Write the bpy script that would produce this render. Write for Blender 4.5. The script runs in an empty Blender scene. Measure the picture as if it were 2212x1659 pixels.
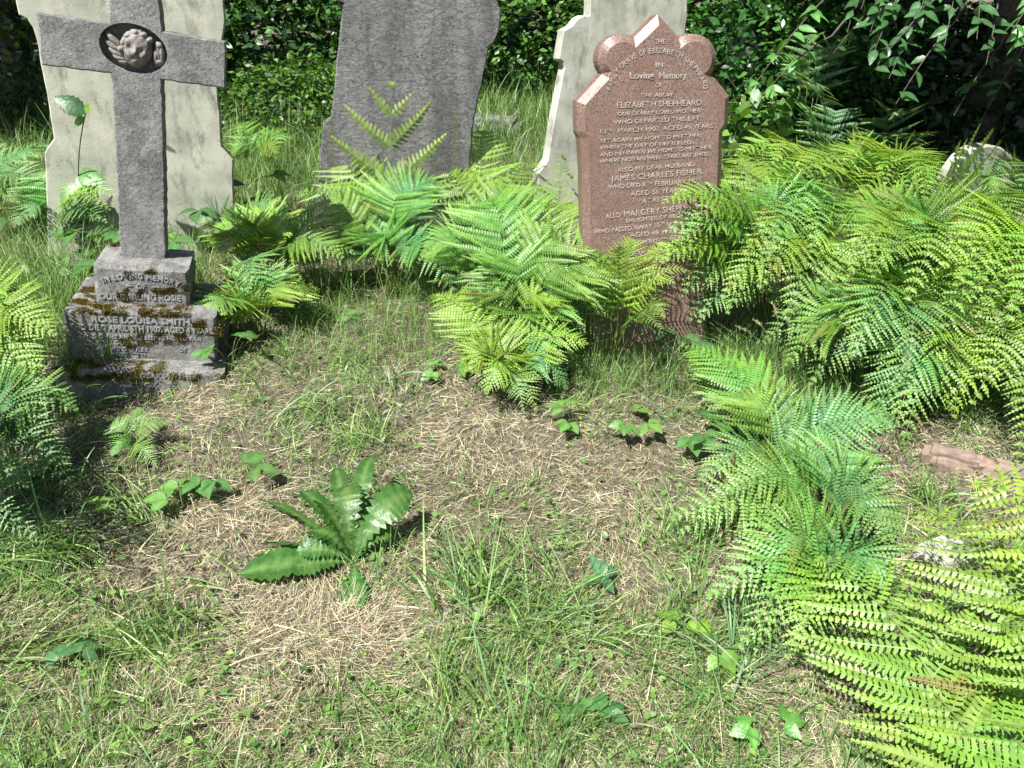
import bpy, math, random
import numpy as np
from mathutils import Vector, Matrix, noise
from mathutils.geometry import tessellate_polygon
random.seed(7); RS = np.random.RandomState(11)
R = math.radians
S = bpy.context.scene
COL = S.collection

# ---------------------------------------------------------------- camera, sky, sun, exposure
PITCH, CAMH, F, CX, CY = R(30), 1.5, 1609.0, 1106.0, 829.5
cam_d = bpy.data.cameras.new('camera'); cam = bpy.data.objects.new('camera', cam_d); COL.objects.link(cam)
cam.location = (0, 0, CAMH); cam.rotation_euler = (R(90) - PITCH, 0, 0)
cam_d.sensor_width = 36; cam_d.lens = 36 * F / 2212; cam_d.clip_start = .02; cam_d.clip_end = 200
S.camera = cam
SUN_EL, SUN_AZ = R(58), R(40)          # azimuth: left of straight-behind-the-camera
sd = Vector((-math.sin(SUN_AZ) * math.cos(SUN_EL), -math.cos(SUN_AZ) * math.cos(SUN_EL), math.sin(SUN_EL)))
sl = bpy.data.lights.new('sun', 'SUN'); sl.energy = 5.0; sl.angle = R(.53); sl.color = (1, .98, .95)
so = bpy.data.objects.new('sun', sl); COL.objects.link(so); so.rotation_euler = sd.to_track_quat('Z', 'Y').to_euler()
W = bpy.data.worlds.new('World'); S.world = W; W.use_nodes = True
nt = W.node_tree; sky = nt.nodes.new('ShaderNodeTexSky'); sky.sky_type = 'NISHITA'; sky.sun_disc = False
sky.sun_elevation = SUN_EL; sky.sun_rotation = math.atan2(sd.x, sd.y)
nt.links.new(sky.outputs[0], nt.nodes['Background'].inputs[0]); nt.nodes['Background'].inputs[1].default_value = .055
S.view_settings.view_transform = 'Standard'; S.view_settings.look = 'None'; S.view_settings.gamma = 1
S.view_settings.exposure = 1.28
S.render.resolution_x, S.render.resolution_y = 1024, 768
try:
    S.cycles.max_bounces = 6; S.cycles.transparent_max_bounces = 4; S.cycles.transmission_bounces = 3; S.cycles.diffuse_bounces = 3
except Exception: pass

# ---------------------------------------------------------------- pixel -> world
FW = np.array([0, math.cos(PITCH), -math.sin(PITCH)]); UP = np.array([0, math.sin(PITCH), math.cos(PITCH)]); RT = np.array([1., 0, 0])
CAM = np.array([0, 0, CAMH])
def ray(px, py): return FW + RT * ((px - CX) / F) + UP * ((CY - py) / F)
def G(px, py, z=0.):
    d = ray(px, py); t = (z - CAMH) / d[2]; return CAM + d * t
def proj(p):
    q = np.asarray(p) - CAM; w = q @ FW
    return CX + F * (q @ RT) / w, CY - F * (q @ UP) / w
class Plane:
    def __init__(s, p0, yaw, lean=0.):
        y, b = R(yaw), R(lean); s.p0 = np.array(p0, float)
        s.X = np.array([math.cos(y), math.sin(y), 0]); n = np.array([math.sin(y), -math.cos(y), 0]); u = np.array([0, 0, 1.])
        s.Y = u * math.cos(b) - n * math.sin(b); s.N = n * math.cos(b) + u * math.sin(b)
    def t(s, px, py):
        d = ray(px, py); k = ((s.p0 - CAM) @ s.N) / (d @ s.N); q = CAM + d * k - s.p0
        return (q @ s.X, q @ s.Y)
    def pt(s, a, b, d=0): return s.p0 + s.X * a + s.Y * b + s.N * d
    def mat(s):
        m = Matrix.Identity(4)
        for i, v in enumerate((s.X, -s.N, s.Y)):
            for j in range(3): m[j][i] = v[j]
        for j in range(3): m[j][3] = s.p0[j]
        return m
    def back(s, p, py):        # move point p backwards along -N until it projects to row py
        lo, hi = 0., 3.
        for _ in range(50):
            m = (lo + hi) / 2
            if proj(p - s.N * m)[1] > py: lo = m
            else: hi = m
        return lo
def hgt(x, y):
    x = np.asarray(x, float); y = np.asarray(y, float)
    h = .018 * np.sin(2.1 * x + 1.3) * np.cos(1.7 * y + .4) + .010 * np.sin(5.3 * x + 2.2 * y) + .007 * np.sin(9.1 * y - 4.7 * x + 1) + .004 * np.sin(17 * x + 3) * np.sin(15 * y)
    k = .006 * np.sin(31 * x + 4 * np.sin(7 * y)) * np.sin(37 * y + 5 * np.sin(6 * x)) + .008 * np.sin(14 * x + 3 * np.sin(9 * y) + 1) * np.cos(17 * y + 2 * np.sin(8 * x))
    return h + k + .045 * np.maximum(0, y - 5)

# ---------------------------------------------------------------- materials
def mat(name):
    m = bpy.data.materials.new(name); m.use_nodes = True; return m, m.node_tree, m.node_tree.nodes['Principled BSDF']
def nd(t, typ, **k):
    n = t.nodes.new(typ)
    for a, v in k.items():
        if a.startswith('i_'): n.inputs[a[2:].replace('_', ' ')].default_value = v
        else: setattr(n, a, v)
    return n
def ramp(t, src, stops, interp='LINEAR'):
    r = nd(t, 'ShaderNodeValToRGB'); r.color_ramp.interpolation = interp
    e = r.color_ramp.elements
    while len(e) < len(stops): e.new(.5)
    for i, (p, c) in enumerate(stops): e[i].position = p; e[i].color = (*c, 1) if len(c) == 3 else c
    t.links.new(src, r.inputs[0]); return r.outputs[0]
def noi(t, sc, det=6, rough=.6, vec=None, dist=0):
    n = nd(t, 'ShaderNodeTexNoise'); n.inputs['Scale'].default_value = sc; n.inputs['Detail'].default_value = det
    n.inputs['Roughness'].default_value = rough; n.inputs['Distortion'].default_value = dist
    if vec is not None: t.links.new(vec, n.inputs['Vector'])
    return n.outputs['Fac']
def mixc(t, f, a, b, mode='MIX'):
    m = nd(t, 'ShaderNodeMix', data_type='RGBA', blend_type=mode)
    for s, v in ((0, f), (6, a), (7, b)):
        if hasattr(v, 'is_linked') or isinstance(v, bpy.types.NodeSocket): t.links.new(v, m.inputs[s])
        else: m.inputs[s].default_value = v if s == 0 else (*v, 1)
    return m.outputs[2]
def mth(t, op, a, b=0.):
    m = nd(t, 'ShaderNodeMath', operation=op)
    for i, v in enumerate((a, b)):
        if isinstance(v, bpy.types.NodeSocket): t.links.new(v, m.inputs[i])
        else: m.inputs[i].default_value = v
    return m.outputs[0]
def bump(t, bs, h, st, dist):
    b = nd(t, 'ShaderNodeBump'); b.inputs['Strength'].default_value = st; b.inputs['Distance'].default_value = dist
    t.links.new(h, b.inputs['Height'])
    prev = bs.inputs['Normal'].links
    if prev: t.links.new(prev[0].from_socket, b.inputs['Normal'])
    t.links.new(b.outputs[0], bs.inputs['Normal'])
def coord(t, scale=(1, 1, 1)):
    c = nd(t, 'ShaderNodeTexCoord'); m = nd(t, 'ShaderNodeMapping'); m.inputs['Scale'].default_value = scale
    t.links.new(c.outputs['Object'], m.inputs[0]); return m.outputs[0]
def vor(t, sc, vec, feat='F1'):
    v = nd(t, 'ShaderNodeTexVoronoi', feature=feat); v.inputs['Scale'].default_value = sc; t.links.new(vec, v.inputs['Vector']); return v

def weathered(name, dark, mid, light, bumpd=.012, lichen=.5, speck=True):
    m, t, b = mat(name); v = coord(t); b.inputs['Roughness'].default_value = .92
    c = ramp(t, noi(t, 75, 9, .85, v), [(.34, dark), (.5, mid), (.68, light)])
    c = mixc(t, ramp(t, noi(t, 3.5, 5, .6, v), [(.4, (0, 0, 0)), (.65, (.55,) * 3)]), c, tuple(x * .55 for x in dark))
    c = mixc(t, ramp(t, noi(t, 9, 6, .75, v), [(.46, (0, 0, 0)), (.62, (.5,) * 3)]), c, light)
    lm = ramp(t, noi(t, 30, 7, .8, v), [(.58, (0, 0, 0)), (.66, (1, 1, 1))])
    lz = ramp(t, noi(t, 3.0, 3, .5, v), [(.46, (0, 0, 0)), (.62, (lichen,) * 3)])
    lmm = nd(t, 'ShaderNodeMix', data_type='RGBA', blend_type='MULTIPLY'); lmm.inputs[0].default_value = 1
    t.links.new(lm, lmm.inputs[6]); t.links.new(lz, lmm.inputs[7])
    c = mixc(t, lmm.outputs[2], c, (.52, .52, .50))
    if speck:
        s = ramp(t, vor(t, 75, v).outputs['Distance'], [(.10, (1, 1, 1)), (.2, (0, 0, 0))])
        c = mixc(t, s, c, (.025, .025, .022))
    t.links.new(c, b.inputs['Base Color'])
    bump(t, b, noi(t, 90, 8, .8, v), .8, bumpd); bump(t, b, noi(t, 12, 4, .6, v), .4, bumpd * 2)
    return m
M = {}
M['cross'] = weathered('rough_grey_stone', (.055, .055, .050), (.185, .182, .170), (.38, .375, .355), .012, .6)
M['base'] = weathered('rough_dark_base_stone', (.05, .048, .042), (.165, .16, .148), (.38, .365, .335), .010, .8)
M['relief'] = weathered('carved_stone', (.06, .05, .043), (.17, .15, .13), (.36, .33, .30), .006, .9, False)
def slate():
    m, t, b = mat('flaking_grey_stone'); v = coord(t); v2 = coord(t, (1, 1, 2.6)); b.inputs['Roughness'].default_value = .9
    c = ramp(t, noi(t, 60, 7, .75, v2), [(.3, (.12, .12, .114)), (.5, (.29, .29, .275)), (.72, (.50, .50, .475))])
    c = mixc(t, ramp(t, noi(t, 4, 4, .6, coord(t, (1.6, 1, .22))), [(.42, (0, 0, 0)), (.62, (.65,) * 3)]), c, (.07, .068, .068))
    c = mixc(t, ramp(t, noi(t, 3, 3, .6, coord(t, (3, 1, .3))), [(.56, (0, 0, 0)), (.68, (.45,) * 3)]), c, (.22, .22, .12))
    crack = ramp(t, noi(t, 11, 10, .72, coord(t, (1, 1, 2.6)), 1.0), [(.475, (0, 0, 0)), (.5, (1, 1, 1)), (.525, (0, 0, 0))])
    c = mixc(t, ramp(t, noi(t, 14, 7, .8, v), [(.56, (0, 0, 0)), (.62, (.7,) * 3)]), c, (.42, .42, .38))
    vv = vor(t, 42, v).outputs['Distance']
    pit = ramp(t, mth(t, 'ADD', vv, mth(t, 'MULTIPLY', noi(t, 9, 3, .5, v), .35)), [(.27, (1, 1, 1)), (.34, (0, 0, 0))])
    c = mixc(t, pit, c, (.03, .029, .028))
    c = mixc(t, crack, c, mixc(t, .6, c, (.03, .03, .03)))
    t.links.new(c, b.inputs['Base Color'])
    bump(t, b, noi(t, 45, 9, .85, v2), 1., .03); bump(t, b, crack, .8, .012); bump(t, b, pit, -.6 + 1.2, -.004)
    return m
M['slate'] = slate()
def marble(name, a, bcol, dirt_dapple, dz):
    m, t, b = mat(name); v = coord(t); b.inputs['Roughness'].default_value = .75
    c = ramp(t, noi(t, 5, 7, .6, v), [(.32, a), (.6, bcol)])
    c = mixc(t, ramp(t, noi(t, 7, 8, .7, coord(t, (1.5, 1, .6))), [(.52, (0, 0, 0)), (.66, (dz,) * 3)]), c, dirt_dapple)
    c = mixc(t, ramp(t, noi(t, 120, 4, .7, v), [(.64, (0, 0, 0)), (.72, (.6,) * 3)]), c, (.07, .07, .06))
    c = mixc(t, ramp(t, noi(t, 4.5, 3, .5, v, .4), [(.68, (0, 0, 0)), (.70, (1, 1, 1))]), c, (.12, .10, .09))
    t.links.new(c, b.inputs['Base Color']); bump(t, b, noi(t, 70, 6, .7, v), .4, .004); return m
M['cream'] = marble('cream_marble', (.24, .25, .19), (.42, .41, .32), (.12, .125, .10), .85)  # dark blotches are dirt, strengthened to paint in dappled tree shade
M['lichened'] = marble('lichened_marble', (.22, .225, .17), (.44, .43, .36), (.15, .15, .10), .85)
def granite():
    m, t, b = mat('polished_red_granite'); v = coord(t)
    a = vor(t, 320, v); col = ramp(t, mth(t, 'MULTIPLY', a.outputs['Color'], 1.), [(.0, (.03, .025, .025)), (.16, (.10, .06, .05)), (.28, (.145, .09, .07)), (.62, (.215, .135, .105)), (.86, (.30, .215, .175)), (1, (.20, .185, .175))])
    c = mixc(t, ramp(t, noi(t, 260, 3, .6, v), [(.56, (0, 0, 0)), (.64, (.9,) * 3)]), col, (.045, .038, .038))
    c = mixc(t, ramp(t, noi(t, 5, 4, .6, v), [(.4, (0, 0, 0)), (.7, (.55,) * 3)]), c, (.13, .075, .05))
    c = mixc(t, ramp(t, noi(t, 140, 4, .7, v), [(.70, (0, 0, 0)), (.74, (.5,) * 3)]), c, (.42, .38, .34))
    t.links.new(c, b.inputs['Base Color']); b.inputs['Roughness'].default_value = .36
    t.links.new(ramp(t, noi(t, 18, 5, .6, v), [(.3, (.27,) * 3), (.7, (.55,) * 3)]), b.inputs['Roughness'])
    bump(t, b, noi(t, 300, 3, .6, v), .12, .001); return m
M['granite'] = granite()
def simple(name, a, b_, sc=40, rough=.8, bmp=.004):
    m, t, b = mat(name); v = coord(t); b.inputs['Roughness'].default_value = rough
    t.links.new(ramp(t, noi(t, sc, 6, .7, v), [(.3, a), (.7, b_)]), b.inputs['Base Color'])
    bump(t, b, noi(t, sc * 2, 5, .7, v), .5, bmp); return m
M['lead_white'] = simple('pale_lead_letters', (.20, .155, .13), (.46, .40, .36), 60, .6, .001)
M['lead_grey'] = simple('grey_stone_letters', (.11, .11, .105), (.36, .36, .35), 45, .8, .003)
M['soil'] = None
M['brick'] = simple('weathered_pink_kerb', (.12, .09, .07), (.30, .21, .165), 25, .9, .008)
M['pale'] = simple('pale_rubble_stone', (.22, .21, .19), (.46, .44, .41), 18, .85, .01)
M['bark'] = simple('bark', (.03, .025, .02), (.12, .10, .08), 30, .95, .02)
M['stick'] = simple('dry_twig', (.20, .16, .12), (.40, .34, .27), 60, .9, .004)
m, t, b = mat('soil'); v = coord(t); b.inputs['Roughness'].default_value = .95
c = ramp(t, noi(t, 55, 8, .8, v), [(.34, (.03, .022, .014)), (.5, (.15, .12, .08)), (.68, (.36, .31, .22))])
c = mixc(t, ramp(t, noi(t, 3.2, 4, .6, v), [(.45, (0, 0, 0)), (.65, (.5,) * 3)]), c, (.06, .07, .025))
t.links.new(c, b.inputs['Base Color']); bump(t, b, noi(t, 80, 8, .8, v), 1, .02); M['soil'] = m

def leafmat(name, transl=.35, rough=.42, spec=.5, objvar=.25, veins=0, sat=1.):
    """colour comes from the 'col' attribute (species and age of the leaf, plus painted shade on tree sprays)"""
    m, t, b = mat(name)
    at = nd(t, 'ShaderNodeAttribute', attribute_name='col'); oi = nd(t, 'ShaderNodeObjectInfo')
    hs = nd(t, 'ShaderNodeHueSaturation'); t.links.new(at.outputs['Color'], hs.inputs['Color'])
    r = oi.outputs['Random']
    t.links.new(mth(t, 'ADD', mth(t, 'MULTIPLY', r, .03), .485), hs.inputs['Hue'])
    t.links.new(mth(t, 'ADD', mth(t, 'MULTIPLY', r, objvar), 1 - objvar / 2), hs.inputs['Value'])
    c = hs.outputs[0]
    v = coord(t)
    nz = noi(t, 35, 3, .6, v)
    c = mixc(t, 1., c, ramp(t, nz, [(.3, (.72, .76, .70)), (.7, (1.2, 1.16, 1.1))]), 'MULTIPLY')
    t.links.new(c, b.inputs['Base Color']); b.inputs['Roughness'].default_value = rough
    b.inputs['Specular IOR Level'].default_value = spec
    if veins: bump(t, b, noi(t, veins, 3, .6, v), .6, .004)
    tr = nd(t, 'ShaderNodeBsdfTranslucent')
    t.links.new(mixc(t, 1., c, (1.5, 1.5, .55), 'MULTIPLY'), tr.inputs[0])
    mx = nd(t, 'ShaderNodeMixShader'); mx.inputs[0].default_value = transl
    t.links.new(b.outputs[0], mx.inputs[1]); t.links.new(tr.outputs[0], mx.inputs[2])
    t.links.new(mx.outputs[0], t.nodes['Material Output'].inputs[0]); return m
M['fern'] = leafmat('bracken_frond', .28, .5, .6, .22)
M['leaf'] = leafmat('broad_leaf', .34, .40, .5, .15, 60)
M['grass'] = leafmat('grass_blade', .35, .45, .45, 0)
M['straw'] = leafmat('dry_straw', .15, .6, .3, 0)
M['moss'] = leafmat('moss_tuft', .15, .9, .1, 0)
M['dark_leaf'] = leafmat('shrub_leaf', .25, .38, .5, .1)

# ---------------------------------------------------------------- object helpers
def tag(o, label=None, cat=None, group=None, kind=None):
    if label: o['label'] = label
    if cat: o['category'] = cat
    if group: o['group'] = group
    if kind: o['kind'] = kind
    return o
def link(o, parent=None):
    COL.objects.link(o)
    if parent: o.parent = parent
    return o
def empty(name, loc=(0, 0, 0), mw=None):
    o = bpy.data.objects.new(name, None); o.empty_display_size = .1; COL.objects.link(o)
    if mw is not None: o.matrix_world = mw
    else: o.location = loc
    return o
def mesh_np(name, V, Fc, nper, material, parent=None, col=None, smooth=False, origin=None):
    """V (n,3) numpy, Fc (m,nper) int"""
    V = np.asarray(V, np.float32)
    if origin is not None: V = V - np.asarray(origin, np.float32)
    me = bpy.data.meshes.new(name); me.vertices.add(len(V)); me.vertices.foreach_set('co', V.ravel())
    if isinstance(Fc, list):       # list of arrays with different sizes
        loops = np.concatenate([f.ravel() for f in Fc]); sizes = np.concatenate([np.full(len(f), f.shape[1]) for f in Fc])
    else: loops = Fc.ravel(); sizes = np.full(len(Fc), nper)
    me.loops.add(len(loops)); me.loops.foreach_set('vertex_index', loops.astype(np.int32))
    me.polygons.add(len(sizes)); st = np.concatenate([[0], np.cumsum(sizes)[:-1]])
    me.polygons.foreach_set('loop_start', st.astype(np.int32)); me.polygons.foreach_set('loop_total', sizes.astype(np.int32))
    if smooth: me.polygons.foreach_set('use_smooth', np.ones(len(sizes), bool))
    if col is not None:
        a = me.attributes.new('col', 'FLOAT_COLOR', 'POINT'); c4 = np.ones((len(V), 4), np.float32); c4[:, :3] = col; a.data.foreach_set('color', c4.ravel())
    me.update(); me.validate()
    if material: me.materials.append(material)
    o = bpy.data.objects.new(name, me)
    if origin is not None and parent is None: o.location = tuple(float(x) for x in origin)
    return link(o, parent)
class Acc:
    """collects vertices, faces of any size and colours"""
    def __init__(s): s.V = []; s.F = {}; s.C = []; s.n = 0
    def add(s, V, F, col=(.1, .2, .05)):
        V = np.asarray(V, float).reshape(-1, 3); F = np.asarray(F); s.V.append(V)
        s.F.setdefault(F.shape[1], []).append(F + s.n); c = np.empty((len(V), 3)); c[:] = col; s.C.append(c); s.n += len(V)
    def build(s, name, material, parent=None, origin=None, smooth=False):
        fs = [np.concatenate(v) for v in s.F.values()]
        return mesh_np(name, np.concatenate(s.V), fs, 0, material, parent, np.concatenate(s.C), smooth, origin)
def tube(acc, pts, rads, n=7, col=(.1, .2, .05)):
    pts = np.asarray(pts, float); k = len(pts); rads = np.broadcast_to(rads, (k,)) if np.ndim(rads) else np.full(k, rads)
    T = np.gradient(pts, axis=0); T /= np.linalg.norm(T, axis=1)[:, None] + 1e-9
    ref = np.array([0, 0, 1.]) if abs(T[0][2]) < .9 else np.array([1., 0, 0])
    A = np.cross(T, ref); A /= np.linalg.norm(A, axis=1)[:, None] + 1e-9; B = np.cross(T, A)
    an = np.arange(n) * 2 * np.pi / n
    V = pts[:, None] + rads[:, None, None] * (np.cos(an)[None, :, None] * A[:, None] + np.sin(an)[None, :, None] * B[:, None])
    i, j = np.meshgrid(np.arange(k - 1), np.arange(n), indexing='ij'); i = i.ravel(); j = j.ravel(); j2 = (j + 1) % n
    acc.add(V.reshape(-1, 3), np.stack([i * n + j, i * n + j2, (i + 1) * n + j2, (i + 1) * n + j], 1), col)
def bez(p0, p1, p2, n):
    t = np.linspace(0, 1, n)[:, None]; p0, p1, p2 = map(np.asarray, (p0, p1, p2))
    return (1 - t) ** 2 * p0 + 2 * t * (1 - t) * p1 + t * t * p2
def nrm(v): v = np.asarray(v, float); return v / (np.linalg.norm(v, axis=-1, keepdims=True) + 1e-9)

# ---------------------------------------------------------------- prisms (stones)
def densify(pts, step):
    out = []
    for i, p in enumerate(pts):
        q = pts[(i + 1) % len(pts)]; L = math.dist(p, q); n = max(1, int(L / step))
        for k in range(n): out.append((p[0] + (q[0] - p[0]) * k / n, p[1] + (q[1] - p[1]) * k / n))
    return out
def offset(pts, d):
    """push a closed outline outwards (d>0) ; works for either winding"""
    P = np.array(pts); n = len(P); area = .5 * np.sum(P[:, 0] * np.roll(P[:, 1], -1) - np.roll(P[:, 0], -1) * P[:, 1])
    e = np.roll(P, -1, 0) - P; e /= np.linalg.norm(e, axis=1)[:, None] + 1e-9; nn = np.stack([e[:, 1], -e[:, 0]], 1) * (1 if area > 0 else -1)
    a = nn + np.roll(nn, 1, 0); a /= np.linalg.norm(a, axis=1)[:, None] + 1e-9
    c = np.clip(np.sum(a * nn, 1), .5, 1); return [tuple(x) for x in P + a * (d / c)[:, None]]
def prism(name, plane, outline, depth, material, parent=None, cham=.006, step=.02, jit=.0015, hole=None, hole_depth=.03, d0=0., back=True, chout=False, seed=0):
    """outline in plane coordinates (a, b); local axes x=a, y=backwards, z=b"""
    rr = random.Random(seed)
    o1 = densify(outline, step) if step else list(outline)
    jj = [(rr.gauss(0, jit), rr.gauss(0, jit)) for _ in o1]
    jj = [((jj[i][0] + jj[i - 1][0]) / 2, (jj[i][1] + jj[i - 1][1]) / 2) for i in range(len(jj))]
    o1 = [(p[0] + j[0], p[1] + j[1]) for p, j in zip(o1, jj)]
    inner, outer = (o1, offset(o1, cham)) if chout else (offset(o1, -cham), o1)
    n = len(o1); V = []; Fa = []
    V += [(a, -d0, b) for a, b in inner]; V += [(a, -d0 + cham * rr.uniform(.8, 1.3) if jit else -d0 + cham, b) for a, b in outer]
    V += [(a, -d0 + depth - cham, b) for a, b in outer]; V += [(a, -d0 + depth, b) for a, b in inner]
    for L in range(3):
        for i in range(n):
            j = (i + 1) % n; Fa.append((L * n + i, L * n + j, (L + 1) * n + j, (L + 1) * n + i))
    if hole:
        k = len(hole); h0 = len(V)
        V += [(a, -d0, b) for a, b in hole]; hs = [(a, -d0 + hole_depth, b) for a, b in hole]; V += hs
        tri = tessellate_polygon([[Vector((a, b, 0)) for a, b in inner], [Vector((a, b, 0)) for a, b in hole]])
        idx = list(range(n)) + list(range(h0, h0 + k))
        Fa += [tuple(idx[q] for q in f) for f in tri]
        for i in range(k): Fa.append((h0 + i, h0 + (i + 1) % k, h0 + k + (i + 1) % k, h0 + k + i))
        Fa.append(tuple(range(h0 + k, h0 + 2 * k)))
    else: Fa.append(tuple(range(n)))
    Fa.append(tuple(range(4 * n - 1, 3 * n - 1, -1)))
    me = bpy.data.meshes.new(name); me.from_pydata(V, [], Fa); me.update()
    import bmesh
    bm = bmesh.new(); bm.from_mesh(me); bmesh.ops.recalc_face_normals(bm, faces=bm.faces); bm.to_mesh(me); bm.free()
    me.materials.append(material); o = bpy.data.objects.new(name, me); return link(o, parent)

# ---------------------------------------------------------------- text
_txt = {}
def text_mesh(s, bold=0., ext=.0):
    cu = bpy.data.curves.new('t', 'FONT'); cu.body = s; cu.size = 1; cu.offset = bold; cu.extrude = .06; cu.resolution_u = 3
    o = bpy.data.objects.new('t', cu); COL.objects.link(o); dg = bpy.context.evaluated_depsgraph_get(); dg.update()
    me = bpy.data.meshes.new_from_object(o.evaluated_get(dg)); n = len(me.vertices); V = np.zeros(n * 3); me.vertices.foreach_get('co', V); V = V.reshape(-1, 3)
    Fs = {}
    for p in me.polygons: Fs.setdefault(len(p.vertices), []).append(tuple(p.vertices))
    bpy.data.objects.remove(o); bpy.data.curves.remove(cu); bpy.data.meshes.remove(me); return V, Fs
CAPH = .69
def text_line(acc, plane, s, p0, p1, caph, d0=0., th=.002, bold=.012, ital=0., drop=(), up=None):
    """p0,p1: baseline ends in px; caph in px"""
    a0 = np.array(plane.t(*p0)); a1 = np.array(plane.t(*p1)); V, Fs = text_mesh(s, bold)
    x0, x1 = V[:, 0].min(), V[:, 0].max(); ex = (a1 - a0) / (x1 - x0)
    top = np.array(plane.t(p0[0], p0[1] - caph)); H = np.linalg.norm(top - a0)
    e = (a1 - a0) / np.linalg.norm(a1 - a0); ey = np.array([-e[1], e[0]]) * H / CAPH
    x = V[:, 0] - x0 + ital * V[:, 1]; P = a0 + x[:, None] * ex + V[:, 1][:, None] * ey
    put_text(acc, P, V[:, 2], Fs, d0, th)
def put_text(acc, P, z, Fs, d0, th):
    W3 = np.stack([P[:, 0], -(d0 + np.where(z > 0, th, -.001)), P[:, 1]], 1)
    first = True
    for k, f in Fs.items():
        if first: acc.add(W3, np.array(f), (.5, .5, .5)); base = acc.n - len(W3); first = False
        else: acc.F.setdefault(k, []).append(np.array(f) + base)
def text_arc(acc, plane, s, fn, caph_m, d0=0., th=.002, bold=.012, gap=None):
    """fn(u)->(a,b) with u in 0..1 along the baseline; letters placed one by one"""
    adv = {'I': .42, ' ': .45, 'M': 1.15, 'W': 1.15, 'L': .78, 'E': .85, 'F': .8}
    ws = [adv.get(ch, 1.) for ch in s]; tot = sum(ws); u = 0
    for ch, w in zip(s, ws):
        uc = (u + w / 2) / tot; u += w
        if ch == ' ': continue
        p = np.array(fn(uc)); q = np.array(fn(uc + .004)); r = np.array(fn(uc - .004)); e = nrm(q - r); nn = np.array([-e[1], e[0]])
        seg = np.linalg.norm(np.array(fn(min(1, uc + w / tot / 2))) - np.array(fn(max(0, uc - w / tot / 2))))
        V, Fs = text_mesh(ch, bold); x0, x1 = V[:, 0].min(), V[:, 0].max(); sc = caph_m / CAPH
        xs = min(sc * 1.05, seg * .84 / max(.05, x1 - x0)); x = (V[:, 0] - (x0 + x1) / 2) * xs
        put_text(acc, p + x[:, None] * e + (V[:, 1] * sc)[:, None] * nn, V[:, 2], Fs, d0, th)

# ================================================================ THE GROUND
def make_ground():
    xs = np.concatenate([np.linspace(-60, -5, 14), np.linspace(-4.9, 4.9, 440), np.linspace(5, 60, 14)])
    ys = np.concatenate([np.linspace(-20, -1, 8), np.linspace(-.9, 9, 440), np.linspace(9.2, 80, 20)])
    X, Y = np.meshgrid(xs, ys); Z = hgt(X, np.minimum(Y, 14))
    near = (np.abs(X) < 4.9) & (Y > -.9) & (Y < 9); Z = Z + np.where(near, RS.normal(0, .004, Z.shape), 0)
    V = np.stack([X, Y, Z], -1).reshape(-1, 3); nx = len(xs); i, j = np.meshgrid(np.arange(len(ys) - 1), np.arange(nx - 1), indexing='ij'); i = i.ravel(); j = j.ravel()
    o = mesh_np('ground', V, np.stack([i * nx + j, i * nx + j + 1, (i + 1) * nx + j + 1, (i + 1) * nx + j], 1), 4, M['soil'], smooth=True)
    tag(o, kind='structure', label='brown soil with matted dead grass')
make_ground()

# ================================================================ THE STONES
def c1(x, y): return 108.4 + x * .3757, 509.6 + y * .3757          # crop of the cross base
def z1(x, y): return x * .26141, y * .26141                        # crop of the cross head
def z3(x, y): return (1100 + x * .51234) / 1.8445, y * .51234 / 1.8445
def z4(x, y): return 1138.5 + x * .24507, y * .24507
def z5(x, y): return 1165.6 + x * .2941, 325.3 + y * .2941

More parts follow.
